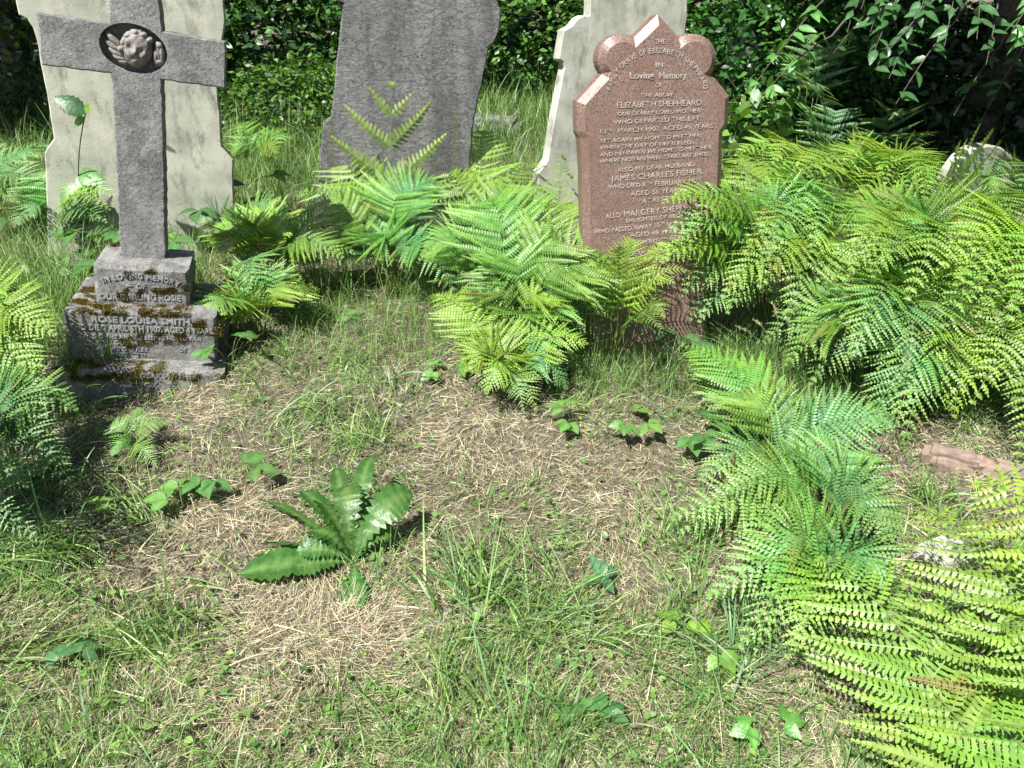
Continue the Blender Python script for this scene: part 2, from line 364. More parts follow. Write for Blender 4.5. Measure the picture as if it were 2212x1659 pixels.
# ---- stone cross on a stepped base
YC, LC = 17., 4.
def cross_monument():
    C = Plane(G(304, 846), YC, LC)
    root = empty('cross_monument', mw=C.mat())
    tag(root, 'weathered grey stone cross with carved cherub head on a mossy stepped base with lettering', 'gravestone')
    plan = {}
    def sub(prev, py_front_top, py_next_bottom, px):
        a, b = prev.t(px, py_front_top); P = prev.pt(a, b); k = prev.back(P, py_next_bottom); return k
    # plinth
    tC = C
    plinth = [tC.t(*p) for p in ((118, 797), (484, 806), (486, 900), (124, 900))]
    kB = sub(C, 801, 775, 306); B = Plane(C.p0 - C.N * kB, YC, LC)
    quadB = [B.t(*c1(*p)) for p in ((73, 425), (955, 462), (958, 740), (98, 712))]
    kA = sub(B, 675.8, 656, 307); A = Plane(B.p0 - B.N * kA, YC, LC)
    quadA = [A.t(*c1(*p)) for p in ((247, 168), (800, 196), (798, 425), (262, 402))]
    kS = sub(A, 580, 559, 310); Sx = Plane(A.p0 - A.N * kS, YC, LC)
    def deep(pl, px, pyf, pyb):
        a, b = pl.t(px, pyf); return pl.back(pl.pt(a, b), pyb)
    DA = deep(A, 312, 580, 536); DB = deep(B, 305, 676, 604); DC = DB + kB + .05
    off = {'A': kB + kA, 'B': kB, 'C': 0, 'S': kB + kA + kS}
    def shift(o, k, par=None): o.location = (0, k, 0) if par is None else (0, k, 0)
    oC = prism('plinth', C, plinth, DC, M['base'], root, .012, .02, .003, seed=1)
    oB = prism('base_step', B, quadB, DB, M['base'], root, .010, .015, .0022, seed=2); oB.location = (0, off['B'], 0)
    oA = prism('base_step', A, quadA, DA, M['base'], root, .013, .015, .0028, seed=3); oA.location = (0, off['A'], 0)
    # cross
    pts = [(231, -92), (336, -84), (344, 0), (351.6, 67.4), (488.3, 90.2), (486.2, 192.1), (349, 172.5), (352.9, 287.6), (356.5, 433.7), (359.4, 572), (260, 568), (254.9, 433.7), (247, 287.6), (240, 159.5), (88.9, 139.1), (78.4, 26.9), (234.5, 50.2), (234, 0)]
    out = [Sx.t(*p) for p in pts]
    ca, cb = Sx.t(288.5, 105); ra = abs(Sx.t(360, 105)[0] - ca); rb = abs(Sx.t(288.5, 50)[1] - cb) ; ang = R(-14)
    hole = [(ca + ra * math.cos(q) * math.cos(ang) - rb * math.sin(q) * math.sin(ang), cb + ra * math.cos(q) * math.sin(ang) + rb * math.sin(q) * math.cos(ang)) for q in np.linspace(0, 2 * np.pi, 48, endpoint=False)]
    DS = .10
    oS = prism('cross', Sx, out, DS, M['cross'], root, .005, .013, .0018, hole, .045, seed=4); oS.location = (0, off['S'], 0)
    # carved head with wings, in the hollow
    import bmesh
    def blob(bm, c, r, rot=0., sub=4, fn=None):
        res = bmesh.ops.create_icosphere(bm, subdivisions=sub, radius=1)
        for v in res['verts']:
            x, y, z = v.co
            if fn: x, y, z = fn(x, y, z)
            x, y, z = x * r[0], y * r[1], z * r[2]
            x, z = x * math.cos(rot) - z * math.sin(rot), x * math.sin(rot) + z * math.cos(rot)
            nz = noise.noise(Vector((x, y, z)) * 45 + Vector(c)) * .0022 + noise.noise(Vector((x, y, z)) * 110) * .0014
            L = math.sqrt(x * x + y * y + z * z) + 1e-6; k = 1 + nz / L
            v.co = (c[0] + x * k, c[1] + y * k, c[2] + z * k)
    s = ra / 74.5 * 1.0           # metres per px here
    def loc(px, py, d): a, b = Sx.t(px, py); return (a, d, b)
    def face(x, y, z):
        # y<0 is the front of the face : eye sockets, nose, cheeks, mouth
        g = lambda cx, cz, s_: math.exp(-((x - cx) ** 2 + (z - cz) ** 2) / s_ ** 2)
        if y < .2:
            d = -.26 * g(-.36, -.02, .17) - .26 * g(.36, -.02, .17) + .34 * g(0, -.2, .13) + .12 * g(0, .02, .10) + .14 * g(-.42, -.38, .24) + .14 * g(.42, -.38, .24) - .12 * g(0, -.52, .10) + .12 * g(0, -.63, .12) + .14 * g(0, -.85, .2) - .1 * g(0, .22, .3)
            y -= d
        if z > .25: k = 1 + .09 * math.sin(13 * x + 3) * math.sin(11 * z + 1) * (z - .2); x *= k; y *= k; z *= k
        return x * (1 - .12 * max(0, -z)), y, z
    bm = bmesh.new(); blob(bm, loc(294, 105, .020), (36 * s, .040, 44 * s), R(-18), 5, face); 
    for px, py in ((268, 92), (276, 78), (292, 71), (309, 76), (322, 88), (262, 106)): blob(bm, loc(px, py, .012), (9.5 * s, .022, 8 * s), random.uniform(0, 1), 3)
    me = bpy.data.meshes.new('cherub_head'); bm.to_mesh(me); bm.free()
    for p in me.polygons: p.use_smooth = True
    me.materials.append(M['relief']); h = link(bpy.data.objects.new('cherub_head', me), oS)
    for wing in (0, 1):
        bm = bmesh.new()
        if wing == 0:
            for px, py, l, w, r in ((246, 88, 26, 8.5, -52), (247, 103, 25, 8, -42), (252, 116, 22, 8, -38), (258, 126, 18, 7.5, -30), (265, 134, 13, 6, -22), (262, 113, 18, 15, -50)):
                blob(bm, loc(px, py, .022), (l * s, .020, w * s), R(r), 3)
        else:
            for px, py, l, w, r in ((342, 100, 10, 9, 60), (341, 114, 25, 8, 86), (348, 118, 24, 7, 84), (336, 124, 22, 7, 80), (343, 135, 11, 10, 0)):
                blob(bm, loc(px, py, .022), (l * s, .020, w * s), R(r), 3)
        me = bpy.data.meshes.new('wing'); bm.to_mesh(me); bm.free()
        for p in me.polygons: p.use_smooth = True
        me.materials.append(M['relief']); link(bpy.data.objects.new('wing', me), oS)
    # lettering
    ac = Acc(); q0, q1, q2 = (np.array(A.t(*c1(*p))) for p in ((300, 268), (530, 212), (742, 294)))
    text_arc(ac, A, 'IN LOVING MEMORY', lambda u: (1 - u) ** 2 * q0 + 2 * u * (1 - u) * q1 + u * u * q2, .021, 0, .004, .03)
    text_line(ac, A, 'OF', c1(497, 304), c1(552, 304), 10.5, 0, .003, .03)
    text_line(ac, A, '–', c1(440, 302), c1(470, 303), 16, 0, .003, .02); text_line(ac, A, '–', c1(585, 308), c1(628, 311), 16, 0, .003, .02)
    text_line(ac, A, 'OUR DARLING ROSIE', c1(283, 362), c1(752, 374), 12, 0, .003, .03)
    ac.build('inscription', M['lead_grey'], oA)
    ac = Acc()
    text_line(ac, B, 'ROSE LOUISA SMITH,', c1(240, 492), c1(820, 512), 12.5, 0, .004, .035)
    text_line(ac, B, 'WHO DIED APRIL 6TH 1907. AGED 4 YEARS.', c1(90, 534), c1(942, 562), 11.5, 0, .004, .035)
    text_line(ac, B, 'AH, DID THE ANGELS SEEING HER SO FAIR', c1(165, 585), c1(872, 604), 8, 0, .003, .03, .15)
    text_line(ac, B, 'OUR BA', c1(370, 622), c1(505, 626), 8, 0, .003, .03, .15)
    text_line(ac, B, 'EARTH TO    KEE', c1(240, 657), c1(560, 664), 8, 0, .003, .03, .15); text_line(ac, B, 'DE', c1(742, 665), c1(782, 667), 8, 0, .003, .03, .15)
    text_line(ac, B, 'HER TOO FRO', c1(225, 690), c1(440, 694), 8, 0, .003, .03, .15)
    ac.build('inscription', M['lead_grey'], oB)
    ac = Acc(); text_line(ac, C, 'OUR DEAR MOTHER', c1(395, 815), c1(850, 822), 10.5, 0, .003, .03); text_line(ac, C, 'ELIZA STICK   EE', c1(285, 870), c1(730, 880), 12.5, 0, .003, .03)
    ac.build('inscription', M['base'], oC)
    # moss cushions
    def moss(o, k, spots, N, hue):
        """spots: (plane point, in-plane spread a, b, mode) mode 't' top face, 'f' front face"""
        acc = Acc(); P = []; Nn = []
        for (a, y, b, sa, sy, sb, n) in spots:
            m_ = int(N * n); P.append(np.stack([RS.normal(a, sa, m_), RS.uniform(y - sy, y + sy, m_), RS.normal(b, sb, m_) if sb > 0 else np.full(m_, b)], 1))
        P = np.concatenate(P); P = P[[noise.noise(Vector((p[0] * 26, p[1] * 26, p[2] * 32))) + random.gauss(0, .1) > .03 for p in P]]; n = len(P); d = nrm(RS.normal(0, 1, (n, 3)) * .7 + hue[1]); s_ = nrm(np.cross(d, RS.normal(0, 1, (n, 3)))); L = RS.uniform(.004, .011, n)[:, None]; w = RS.uniform(.0012, .0028, n)[:, None]
        V = np.stack([P - s_ * w, P + s_ * w, P + d * L], 1).reshape(-1, 3); Fc = np.arange(3 * n).reshape(-1, 3)
        cc = np.array(hue[0]) * RS.uniform(.35, 1.5, (n, 1)) * (1 + RS.normal(0, .12, (n, 3))); acc.add(V, Fc, np.repeat(np.abs(cc), 3, 0))
        ob = acc.build('moss', M['moss'], o); tag(ob, kind='stuff'); return ob
    aL, aR = quadB[0][0], quadB[1][0]; bt = lambda q, a: q[0][1] + (q[1][1] - q[0][1]) * (a - q[0][0]) / (q[1][0] - q[0][0])
    wB = aR - aL
    sp = []
    for f in np.linspace(.08, .80, 22): a = aL + f * wB + random.gauss(0, .012); sp.append((a, kA * .45, bt(quadB, a) + .001, .014, kA * .5, 0.0006, .045 * random.uniform(.3, 1.6)))
    for f in np.linspace(.03, .14, 8): a = aL + f * wB; sp.append((a, kA * 1.6, bt(quadB, a) + .001, .012, kA * 1.2, 0.0006, .06))
    for f in np.linspace(.3, 1.0, 40): a = aL + f * wB; bb = quadB[3][1] + .035 + .05 * abs(math.sin(f * 9)) * random.random(); sp.append((a, 0, bb, .010, .002, .013, .03 * random.uniform(.4, 1.6)))
    for f in np.linspace(.12, .85, 12): a = aL + f * wB; sp.append((a, -.001, bt(quadB, a) - .008, .012, .002, .005, .012))
    moss(oB, 0, sp, 9000, ((.15, .105, .028), (0, -.6, .8)))
    sp = []; a0, a1 = quadA[0][0], quadA[1][0]
    for f in np.linspace(.18, 1., 26): a = a0 + f * (a1 - a0); bb = quadA[3][1] + .022 + .018 * random.random(); sp.append((a, 0, bb, .009, .002, .009 + .006 * (abs(f - .33) < .1), .03 * (1 + 1.6 * (abs(f - .35) < .12)) * random.uniform(.4, 1.4)))
    for k in range(6): sp.append((a0 + .04 + random.gauss(0, .008), DA - .012, bt(quadA, a0 + .02) + .001, .010, .02, 0, .05))
    for f in np.linspace(.3, .6, 5): a = a0 + f * (a1 - a0); sp.append((a, -.001, quadA[0][1] - .05, .008, .002, .006, .03))
    moss(oA, 0, sp, 5000, ((.13, .095, .03), (0, -.7, .7)))
    sp = []; a0, a1 = plinth[0][0], plinth[1][0]
    for f in np.linspace(.02, .98, 40): a = a0 + f * (a1 - a0); sp.append((a, 0, bt(plinth, a) - .02 - .012 * random.random(), .012, .002, .012, .03 * random.uniform(.3, 1.5) * (1.4 - f)))
    for f in np.linspace(.02, .6, 20): a = a0 + f * (a1 - a0); sp.append((a, kB * .4, bt(plinth, a) + .001, .012, kB * .4, 0.0006, .05 * (1.1 - f)))
    moss(oC, 0, sp, 9000, ((.17, .15, .028), (0, -.6, .8)))
cross_monument()

# ---- red granite headstone
def red_headstone():
    P = Plane(G(1392, 782), 9, 5)
    root = empty('granite_headstone', mw=P.mat())
    tag(root, 'red granite headstone with pointed top and two round lobes, covered in pale raised lettering', 'gravestone')
    def arc(c, r, a0, a1, n, sq=1.):  # in zoom-4 pixels
        return [z4(c[0] + r * math.cos(R(q)), c[1] - r * sq * math.sin(R(q))) for q in np.linspace(a0, a1, n)]
    o = [z4(1166, 222), z4(1262, 325), z4(1355, 432)]
    o += arc((1478, 520), 152, 137, -58, 18)
    o += [z4(1578, 676), z4(1746, 878), z4(1738, 1088), z4(1722, 1118), z4(1700, 1140), z4(1690, 1175)]
    o += [(1548.5, 415), (1535, 560), (1519, 700), (1508, 810), (1286, 822), (1281, 690), (1276.5, 540), (1274.5, 377)]
    o += [z4(545, 1330), z4(536, 1210), z4(522, 1178), z4(514, 1158), z4(514, 925), z4(728, 692)]
    o += arc((848, 520), 148, 228, 42, 18)[0:]
    out = [P.t(*p) for p in o]
    body = prism('slab', P, out, .115, M['granite'], root, .026, 0, 0, chout=True)
    ac = Acc()
    L = [('THE', (1122, 390), (1217, 386), 42, 0, .0), ('IN', (1132, 595), (1197, 593), 44, 0, .0), ('OF', (1130, 771), (1187, 768), 38, 0, .0), ('THE ABOVE', (1010, 857), (1290, 850), 33, 0, .0),
         ('ELIZABETH SHEPHEARD.', (790, 952), (1552, 928), 50, 0, .0), ('OUR DEARLY LOVED MOTHER :', (793, 1022), (1548, 990), 34, .2, .0), ('WHO DEPARTED THIS LIFE', (765, 1097), (1520, 1060), 38, 0, .0),
         ('YET AGAIN WE HOPE TO MEET HER .', (637, 1260), (1547, 1208), 33, .2, .0), ('WHEN THE DAY OF LIFE IS FLED :', (637, 1320), (1469, 1270), 33, .2, .0),
         ('AND IN HEAVEN WE HOPE TO MEET HER .', (637, 1382), (1645, 1312), 33, .2, .0), ('WHERE NO FAREWELL TEARS ARE SHED .', (637, 1440), (1617, 1370), 33, .2, .0),
         ('ALSO MY DEAR HUSBAND', (795, 1517), (1477, 1465), 36, 0, .0), ('JAMES CHARLES FISHER.', (740, 1602), (1552, 1530), 48, 0, .0)]
    for s, a, b, h, it, bo in L: text_line(ac, P, s, z4(*a), z4(*b), h * .24507, 0, .0022, bo, it)
    text_line(ac, P, '13', z4(645, 1178), z4(697, 1175), 9.3, 0, 0.0022, -.004); text_line(ac, P, 'TH', z4(702, 1160), z4(748, 1158), 5.5, 0, 0.0022, .0)
    text_line(ac, P, 'MARCH 1907, AGED 49 YEARS .', z4(800, 1170), z4(1668, 1126), 9.3, 0, 0.0022, -.004)
    L = [('WHO DIED 8', (505, 285), (775, 265), 33, 0, .0), ('FEBRUARY 1927.', (848, 260), (1190, 235), 33, 0, .0), ('AGED 56 YEARS.', (668, 334), (1052, 302), 33, 0, .0), ('“AT REST.”', (728, 390), (972, 362), 31, .2, .0),
         ('ALSO', (485, 500), (592, 488), 33, 0, .0), ('MARGERY SHEPHEARD', (622, 487), (1215, 424), 42, 0, .0), ('DAUGHTER OF ABOVE', (632, 530), (1078, 487), 28, .2, .0), ('WHO PASSED AWAY 30', (400, 614), (880, 563), 32, 0, .0),
         ('NOV', (935, 560), (1010, 552), 32, 0, .0), ('AGED 49 YEARS.', (665, 638), (1045, 605), 33, 0, .0), ('“PEACE PERFECT PEACE”', (570, 707), (1112, 655), 32, .2, .0), ('ALSO A DEAR WIFE AND', (495, 791), (985, 746), 32, .2, .0),
         ('IN', (945, 795), (985, 790), 30, 0, .0), ('HEAR', (850, 905), (960, 893), 28, .2, .0), ('FOR EVERY PEACE', (675, 1003), (1000, 950), 30, .15, .0)]
    for s, a, b, h, it, bo in L: text_line(ac, P, s, z5(*a), z5(*b), h * .2941, 0, .0022, bo, it)
    text_line(ac, P, 'TH', z5(790, 250), z5(826, 247), 5.5, 0, 0.0022, .0); text_line(ac, P, 'TH', z5(885, 545), z5(915, 541), 5.5, 0, 0.0022, .0)
    # Gothic line: heavy upright letters
    for s, x0, x1 in (('Loving', 905, 1118), ('Memory', 1162, 1408)): text_line(ac, P, s, z4(x0, 693), z4(x1, 688), 54 * .24507, 0, 0.0022, .02, -.04)
    cc = (1150, 885); rr_ = 418
    text_arc(ac, P, 'FAMILY GRAVE OF ELIZABETH SHEPHEARD', lambda u: P.t(*z4(cc[0] - rr_ * math.cos(math.pi * (.065 + .865 * u)), cc[1] - rr_ * math.sin(math.pi * (.065 + .865 * u)))), .0175, 0, 0.0022, -.004)
    ac.build('inscription', M['lead_white'], root)
red_headstone()

def headstone(name, label, base_px, dist_z, yaw, lean, px, depth, m, cham=.006, jit=.002, seed=0, step=.03):
    P = Plane(G(*base_px), yaw, lean); root_m = P.mat()
    o = prism(name, P, [P.t(*p) for p in px], depth, m, None, cham, step, jit, seed=seed); o.matrix_world = root_m
    tag(o, label, 'gravestone'); return o
headstone('headstone', 'tall cream marble headstone standing behind the stone cross, with waisted sides', (300, 566), 0, 16, 3,
    [(30, -130), (60, -165), (250, -185), (440, -165), (487, -120), (486, -20), (484, 5), (486, 40), (480, 95), (470, 190), (475, 250), (479, 318), (503, 345), (505, 440), (506, 600), (104, 600), (98, 360), (95, 330), (116, 300), (101, 200), (88, 140), (80, 90), (72, 60), (60, 42), (40, 32), (33, 0)], .07, M['cream'], .006, .0012, 5)
headstone('headstone', 'broad flaking dark grey headstone with a stepped left side, behind the bracken, leaning right', (858, 556), 0, 10, 3,
    [z3(425, -260), z3(600, -330), z3(1200, -360), z3(1600, -260), z3(1640, -110), z3(1705, -20), z3(1752, 95), z3(1735, 250), z3(1700, 330), z3(1655, 372), z3(1630, 500), z3(1590, 700), z3(1550, 900), z3(1530, 1010), z3(1515, 1210), z3(1500, 1560), z3(1495, 1760), z3(285, 1760), z3(330, 1340), z3(362, 962), z3(425, 918), z3(470, 520), z3(512, 75), z3(522, 35), z3(470, 5)], .09, M['slate'], .007, .002, 6)
headstone('headstone', 'pale lichened headstone with scrolled shoulder, leaning right behind the red granite headstone', (1290, 505), 0, 22, 3,
    [z4(560, -60), z4(640, -180), z4(900, -260), z4(1300, -260), z4(1440, -100), z4(1414, 20), z4(1412, 160), z4(1392, 285), z4(1440, 330), z4(1480, 400), z4(1480, 600), z4(1440, 800), z4(1400, 1300), z4(1380, 2050), z4(120, 2050), z4(95, 1530), z4(145, 1470), z4(183, 1410), z4(250, 1000), z4(310, 680), z4(330, 600), z4(322, 550), z4(280, 520), z4(325, 270), z4(400, 225), z4(450, 160), z4(500, 135), z4(552, 135)], .08, M['lichened'], .005, .001, 7, .025)
# lying slab fragment behind the dark stone, far pale stones, leaning rounded stone in the shade at the right
def lump(name, loc, size, rz, m, label, cat, seed=0, tilt=(0, 0)):
    import bmesh
    bm = bmesh.new(); bmesh.ops.create_cube(bm, size=1); bmesh.ops.bevel(bm, geom=bm.edges[:], offset=.14, segments=2, affect='EDGES')
    bmesh.ops.subdivide_edges(bm, edges=bm.edges[:], cuts=3, use_grid_fill=True)
    for v in bm.verts:
        n = noise.noise_vector(v.co * 2.3 + Vector((seed, 0, 0))) * .10 + noise.noise_vector(v.co * 7 + Vector((seed, 3, 0))) * .03
        v.co = Vector(((v.co.x + n.x) * size[0], (v.co.y + n.y) * size[1], (v.co.z + n.z) * size[2]))
    me = bpy.data.meshes.new(name); bm.to_mesh(me); bm.free(); me.materials.append(m)
    o = link(bpy.data.objects.new(name, me)); o.location = loc; o.rotation_euler = (tilt[0], tilt[1], rz); return tag(o, label, cat)
g = G(1065, 318); lump('fallen_slab', (g[0] - .05, g[1], .16), (.62, .30, .20), -.15, M['slate'], 'broken grey slab lying in the grass behind the dark grey headstone', 'stone', 2, (.1, .12))
headstone('headstone', 'leaning pale headstone with a rounded top, in shade behind the bracken at the right edge', (2110, 485), 0, 30, -2,
    [(2040, 420), (2062, 370), (2085, 340), (2108, 323), (2135, 315), (2163, 318), (2185, 335), (2196, 362), (2200, 400), (2210, 600), (2030, 600)], .09, M['lichened'], .008, .001, 8)
P_ = G(1605, 90, .55)
headstone('headstone', 'far white stone top showing through the leaves above the red granite headstone', (1612, 235), 0, 5, 0,
    [(1573, 85), (1580, 66), (1592, 50), (1610, 52), (1628, 66), (1636, 90), (1640, 300), (1570, 300)], .08, M['pale'], .006, .001, 9)
# kerb: two long weathered pieces at the right, and pale rubble under the near fern
def kerb(a, b, wd, ht, label, seed):
    A_, B_ = G(*a), G(*b); c = (A_ + B_) / 2; L = np.linalg.norm(B_ - A_); an = math.atan2(B_[1] - A_[1], B_[0] - A_[0])
    lump('kerb_stone', (c[0], c[1], ht * .02 + hgt(c[0], c[1])), (L, wd, ht), an, M['brick'], label, 'kerb', seed)
kerb((1985, 995), (2120, 1020), .09, .10, 'short reddish kerb stone half buried in grass left of its longer neighbour', 4)
kerb((2118, 1022), (2290, 1085), .10, .10, 'long pink kerb stone running out of the picture at the right', 5)
g = G(2040, 1205); lump('rubble_stone', (g[0], g[1], .0), (.16, .11, .06), .4, M['pale'], 'white stone lying on the ground behind the near bracken fronds', 'stone', 7)
g = G(2120, 1290); lump('rubble_stone', (g[0], g[1], -.005), (.22, .13, .06), -.3, M['pale'], 'larger pale slab half hidden beneath the near bracken fronds', 'stone', 11)

# ================================================================ FERNS
PINN = {0: np.array([(0, -.40), (.55, -.46), (1, 0), (.55, .46), (0, .40)]),
        2: np.array([(0, -.5), (.12, -.2), (.2, -.62), (.34, -.24), (.42, -.56), (.56, -.2), (.64, -.44), (.8, -.12), (1, 0), (.8, .12), (.64, .44), (.56, .2), (.42, .56), (.34, .24), (.2, .62), (.12, .2), (0, .5)]),
        1: np.array([(0, -.46), (.2, -.42), (.55, -.40), (.82, -.24), (1, .02), (.9, .2), (.6, .38), (.25, .40), (0, .46)])}
def frond_geom(acc, p0, p1, p2, L=.25, bs=.35, npin=19, dens=1., facing=None, seed=0, hue=(.10, .23, .035), tip=(.27, .39, .035), detail=0, droop=.15, ang=24, w=.108, lcap=.045, sides=(1, 1), rad=.003, curl=.0, sp=.0098, prof=.8):
    rr = np.random.RandomState(seed); n = 40; C = bez(p0, p1, p2, n); T = nrm(np.gradient(C, axis=0))
    hue = np.array(hue) * np.array([rr.uniform(.8, 1.15), 1, rr.uniform(.8, 1.4)]) * rr.uniform(.85, 1.1); tip = np.array(tip); ang = ang + rr.normal(0, 5); curl = curl + rr.uniform(0, .22); npin = int(npin * rr.uniform(.88, 1.1)); bs = bs * rr.uniform(.85, 1.1)
    st = acc['stalk']; lf = acc['blade']
    tube(st, C, np.linspace(rad, rad * .3, n), 5, np.array((.16, .22, .06)))
    ss = bs + (1 - bs) * (1 - (1 - np.linspace(0, .985, npin)) ** 1.15)
    tmpl = PINN[detail]; k = len(tmpl)
    for i, t in enumerate(ss):
        f = t * (n - 1); a = int(min(f, n - 2)); fr = f - a; P = C[a] * (1 - fr) + C[a + 1] * fr; tg = nrm(T[a] * (1 - fr) + T[a + 1] * fr)
        up = np.array([-.12, -.45, 1.]) if facing is None else np.asarray(facing, float)
        N = up - tg * (up @ tg)
        if np.linalg.norm(N) < .15: N = np.array([0, -1., 0]) - tg * (-tg[1])
        N = nrm(N); B = np.cross(tg, N)
        s = (t - bs) / (1 - bs); Li = L * (max(0.02, 1 - s) ** prof) * (.82 + .18 * min(1, s * 6)) * rr.uniform(.88, 1.08)
        for sd_ in (-1, 1):
            if rr.rand() < .03 or (sd_ < 0 and not sides[0]) or (sd_ > 0 and not sides[1]): continue
            brn = rr.rand() < .035; Ls = Li * (rr.uniform(.35, .8) if rr.rand() < .06 else 1.) ; al = R(ang + 12 * s + rr.normal(0, 4)); D = nrm(B * sd_ * math.cos(al) + tg * math.sin(al) + N * rr.normal(.05, .07))
            Nn = nrm(N - D * (N @ D) + np.cross(D, N) * rr.normal(0, .22)); dr = droop * rr.uniform(.6, 1.4)
            Li0 = Li; Li = Ls; m_ = max(4, int(Li / sp * dens)); u = (np.arange(m_) + .5) / m_; u2 = 1 - (1 - u) ** 1.12
            g = np.array([0, 0, -1.]); gd = nrm(g * .7 - Nn * .3)
            Cc = P + D * (u2 * Li)[:, None] + gd * (dr * u2 ** 2 * Li)[:, None] + tg * (curl * u2 ** 2 * Li)[:, None]
            dd = nrm(D + gd * (2 * dr * u2)[:, None] + tg * (2 * curl * u2)[:, None]); Nl = nrm(Nn - dd * np.sum(Nn * dd, 1, keepdims=True)); Bb = np.cross(dd, Nl)
            l = np.minimum(max(Li, L * .45) * w, lcap) * np.minimum(1, (1 - u2) ** .8 * 1.08 + .09) * np.minimum(1, .72 + u2 * 3); wd = Li / m_ * .88
            # axis of the pinna
            ax = np.concatenate([P[None], Cc, (Cc[-1] + dd[-1] * Li / m_ * .8)[None]]); bx = np.concatenate([Bb[:1], Bb, Bb[-1:]]) * np.linspace(.0016, .0005, m_ + 2)[:, None]
            Va = np.concatenate([ax - bx, ax + bx]); q = np.arange(m_ + 1); lf.add(Va, np.stack([q, q + 1, q + 1 + m_ + 2, q + m_ + 2], 1), (hue * .9 + .03))
            for s2 in (-1, 1):
                sl_ = rr.normal(.16, .05, m_)[:, None]; E = nrm(Bb * s2 * math.cos(.3) + dd * math.sin(.3) - Nl * sl_); wdir = dd
                x = tmpl[:, 0][None, :, None]; y = tmpl[:, 1][None, :, None]
                jl = (l * rr.uniform(.85, 1.1, m_))[:, None, None]
                V = Cc[:, None, :] + E[:, None, :] * x * jl + wdir[:, None, :] * y * wd - Nl[:, None, :] * (x ** 2) * jl * .16
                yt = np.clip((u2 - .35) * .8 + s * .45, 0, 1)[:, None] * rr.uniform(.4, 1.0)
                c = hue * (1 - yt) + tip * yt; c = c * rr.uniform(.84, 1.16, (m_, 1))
                if brn: c = c * (1 - u2[:, None]) + np.array((.22, .13, .05)) * u2[:, None]
                lf.add(V.reshape(-1, 3), (np.arange(m_)[:, None] * k + np.arange(k)[None, :]), np.repeat(c, k, 0))
            Li = Li0
FERN_G = 'bracken ferns growing among the graves'
fseed = [100]
def fern(label, root_px, fronds, group=FERN_G, name='bracken_fern', root=None, **kw):
    """fronds: dicts with tip=(px,py,z) [tip pixel and height], h = arch height, optional base offset"""
    b0 = G(*root_px) if root is None else np.array(root, float); b0[2] = float(hgt(b0[0], b0[1])) - .01
    e = empty(name, tuple(b0)); tag(e, label, 'fern', group)
    extra = kw.pop('extra', 0); fl = list(fronds)
    for q in fronds:
        for _ in range(extra):
            q2 = dict(q); t_ = q2['tip']; j = kw.get('jit', 38); q2['tip'] = (t_[0] + random.uniform(-j, j), t_[1] + random.uniform(-j, j) * .8, max(.03, t_[2] + random.uniform(-.07, .05))); q2['h'] = q2.get('h', .45) * random.uniform(.88, 1.08); q2['L'] = q2['L'] * random.uniform(.8, 1.05); fl.append(q2)
    kw.pop('jit', 0)
    for fr in fl:
        d = dict(kw); d.update(fr); tp = d.pop('tip'); h = d.pop('h', .45); bo = d.pop('b', None); mid = d.pop('mid', .25); xyz = d.pop('xyz', False)
        P2 = np.array(tp, float) if xyz else G(tp[0], tp[1], tp[2])
        if bo is not None: P0 = G(*bo); P0[2] = hgt(P0[0], P0[1]) - .01
        else: P0 = b0 + np.array([random.gauss(0, .02), random.gauss(0, .02), 0])
        P1 = P0 * (1 - mid) + P2 * mid; P1[2] = P0[2] + h
        fseed[0] += 1; L = d.pop('L', .25)
        acc = {'stalk': Acc(), 'blade': Acc()}
        frond_geom(acc, P0, P1, P2, L=L, seed=fseed[0], **d)
        bl = acc['blade']
        fo = bl.build('frond', M['fern'], e, origin=b0); acc['stalk'].build('stalk', M['fern'], fo, origin=b0)
    return e
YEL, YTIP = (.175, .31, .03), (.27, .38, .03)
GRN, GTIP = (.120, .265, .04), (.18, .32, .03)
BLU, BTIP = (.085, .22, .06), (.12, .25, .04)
CAMF = (0, -1, .6)
def fr(tx, ty, z, h, L, **k): return dict(tip=(tx, ty, z), h=h, L=L, **k)

# --- the ferns in front of the dark grey stone
fern('tall upright bracken frond standing against the dark grey headstone', (855, 600), [
    dict(tip=(846, 185, .95), h=.5, L=.40, b=(850, 600), facing=CAMF, bs=.50, npin=5, ang=30, droop=.06, hue=YEL, prof=.75, w=.19, lcap=.07, sp=.02, detail=2)])
fern('bracken clump with big arching fronds in front of the dark grey headstone', (850, 640), [
    fr(700, 335, .48, .75, .30, hue=YEL), fr(950, 400, .50, .70, .30, hue=BLU), fr(640, 420, .42, .62, .26, hue=GRN), fr(985, 640, .12, .62, .26, hue=BLU), fr(760, 480, .25, .55, .24, hue=BLU), fr(900, 440, .35, .75, .30, hue=GRN), fr(700, 540, .15, .45, .22, hue=BLU), fr(820, 560, .2, .55, .26, hue=GRN), fr(930, 560, .18, .55, .26, hue=BLU)], extra=1)
fern('bracken clump with a raised frond tip between the dark grey and pale lichened headstones', (1040, 600), [
    fr(1043, 282, .62, .62, .26, mid=.7, facing=CAMF, hue=YEL), fr(925, 370, .42, .60, .24, hue=YEL), fr(1180, 350, .42, .6, .24, hue=YEL), fr(1130, 430, .35, .6, .25, hue=GRN), fr(960, 500, .22, .5, .22, hue=BLU), fr(1090, 520, .2, .55, .22, hue=BLU)])
fern('small bracken between the pale lichened headstone and the red granite headstone', (1190, 640), [
    fr(1215, 330, .50, .58, .17, hue=YEL), fr(1150, 400, .38, .52, .2, hue=GRN), fr(1232, 440, .36, .5, .18, hue=YEL), fr(1180, 510, .2, .5, .2, hue=BLU)])
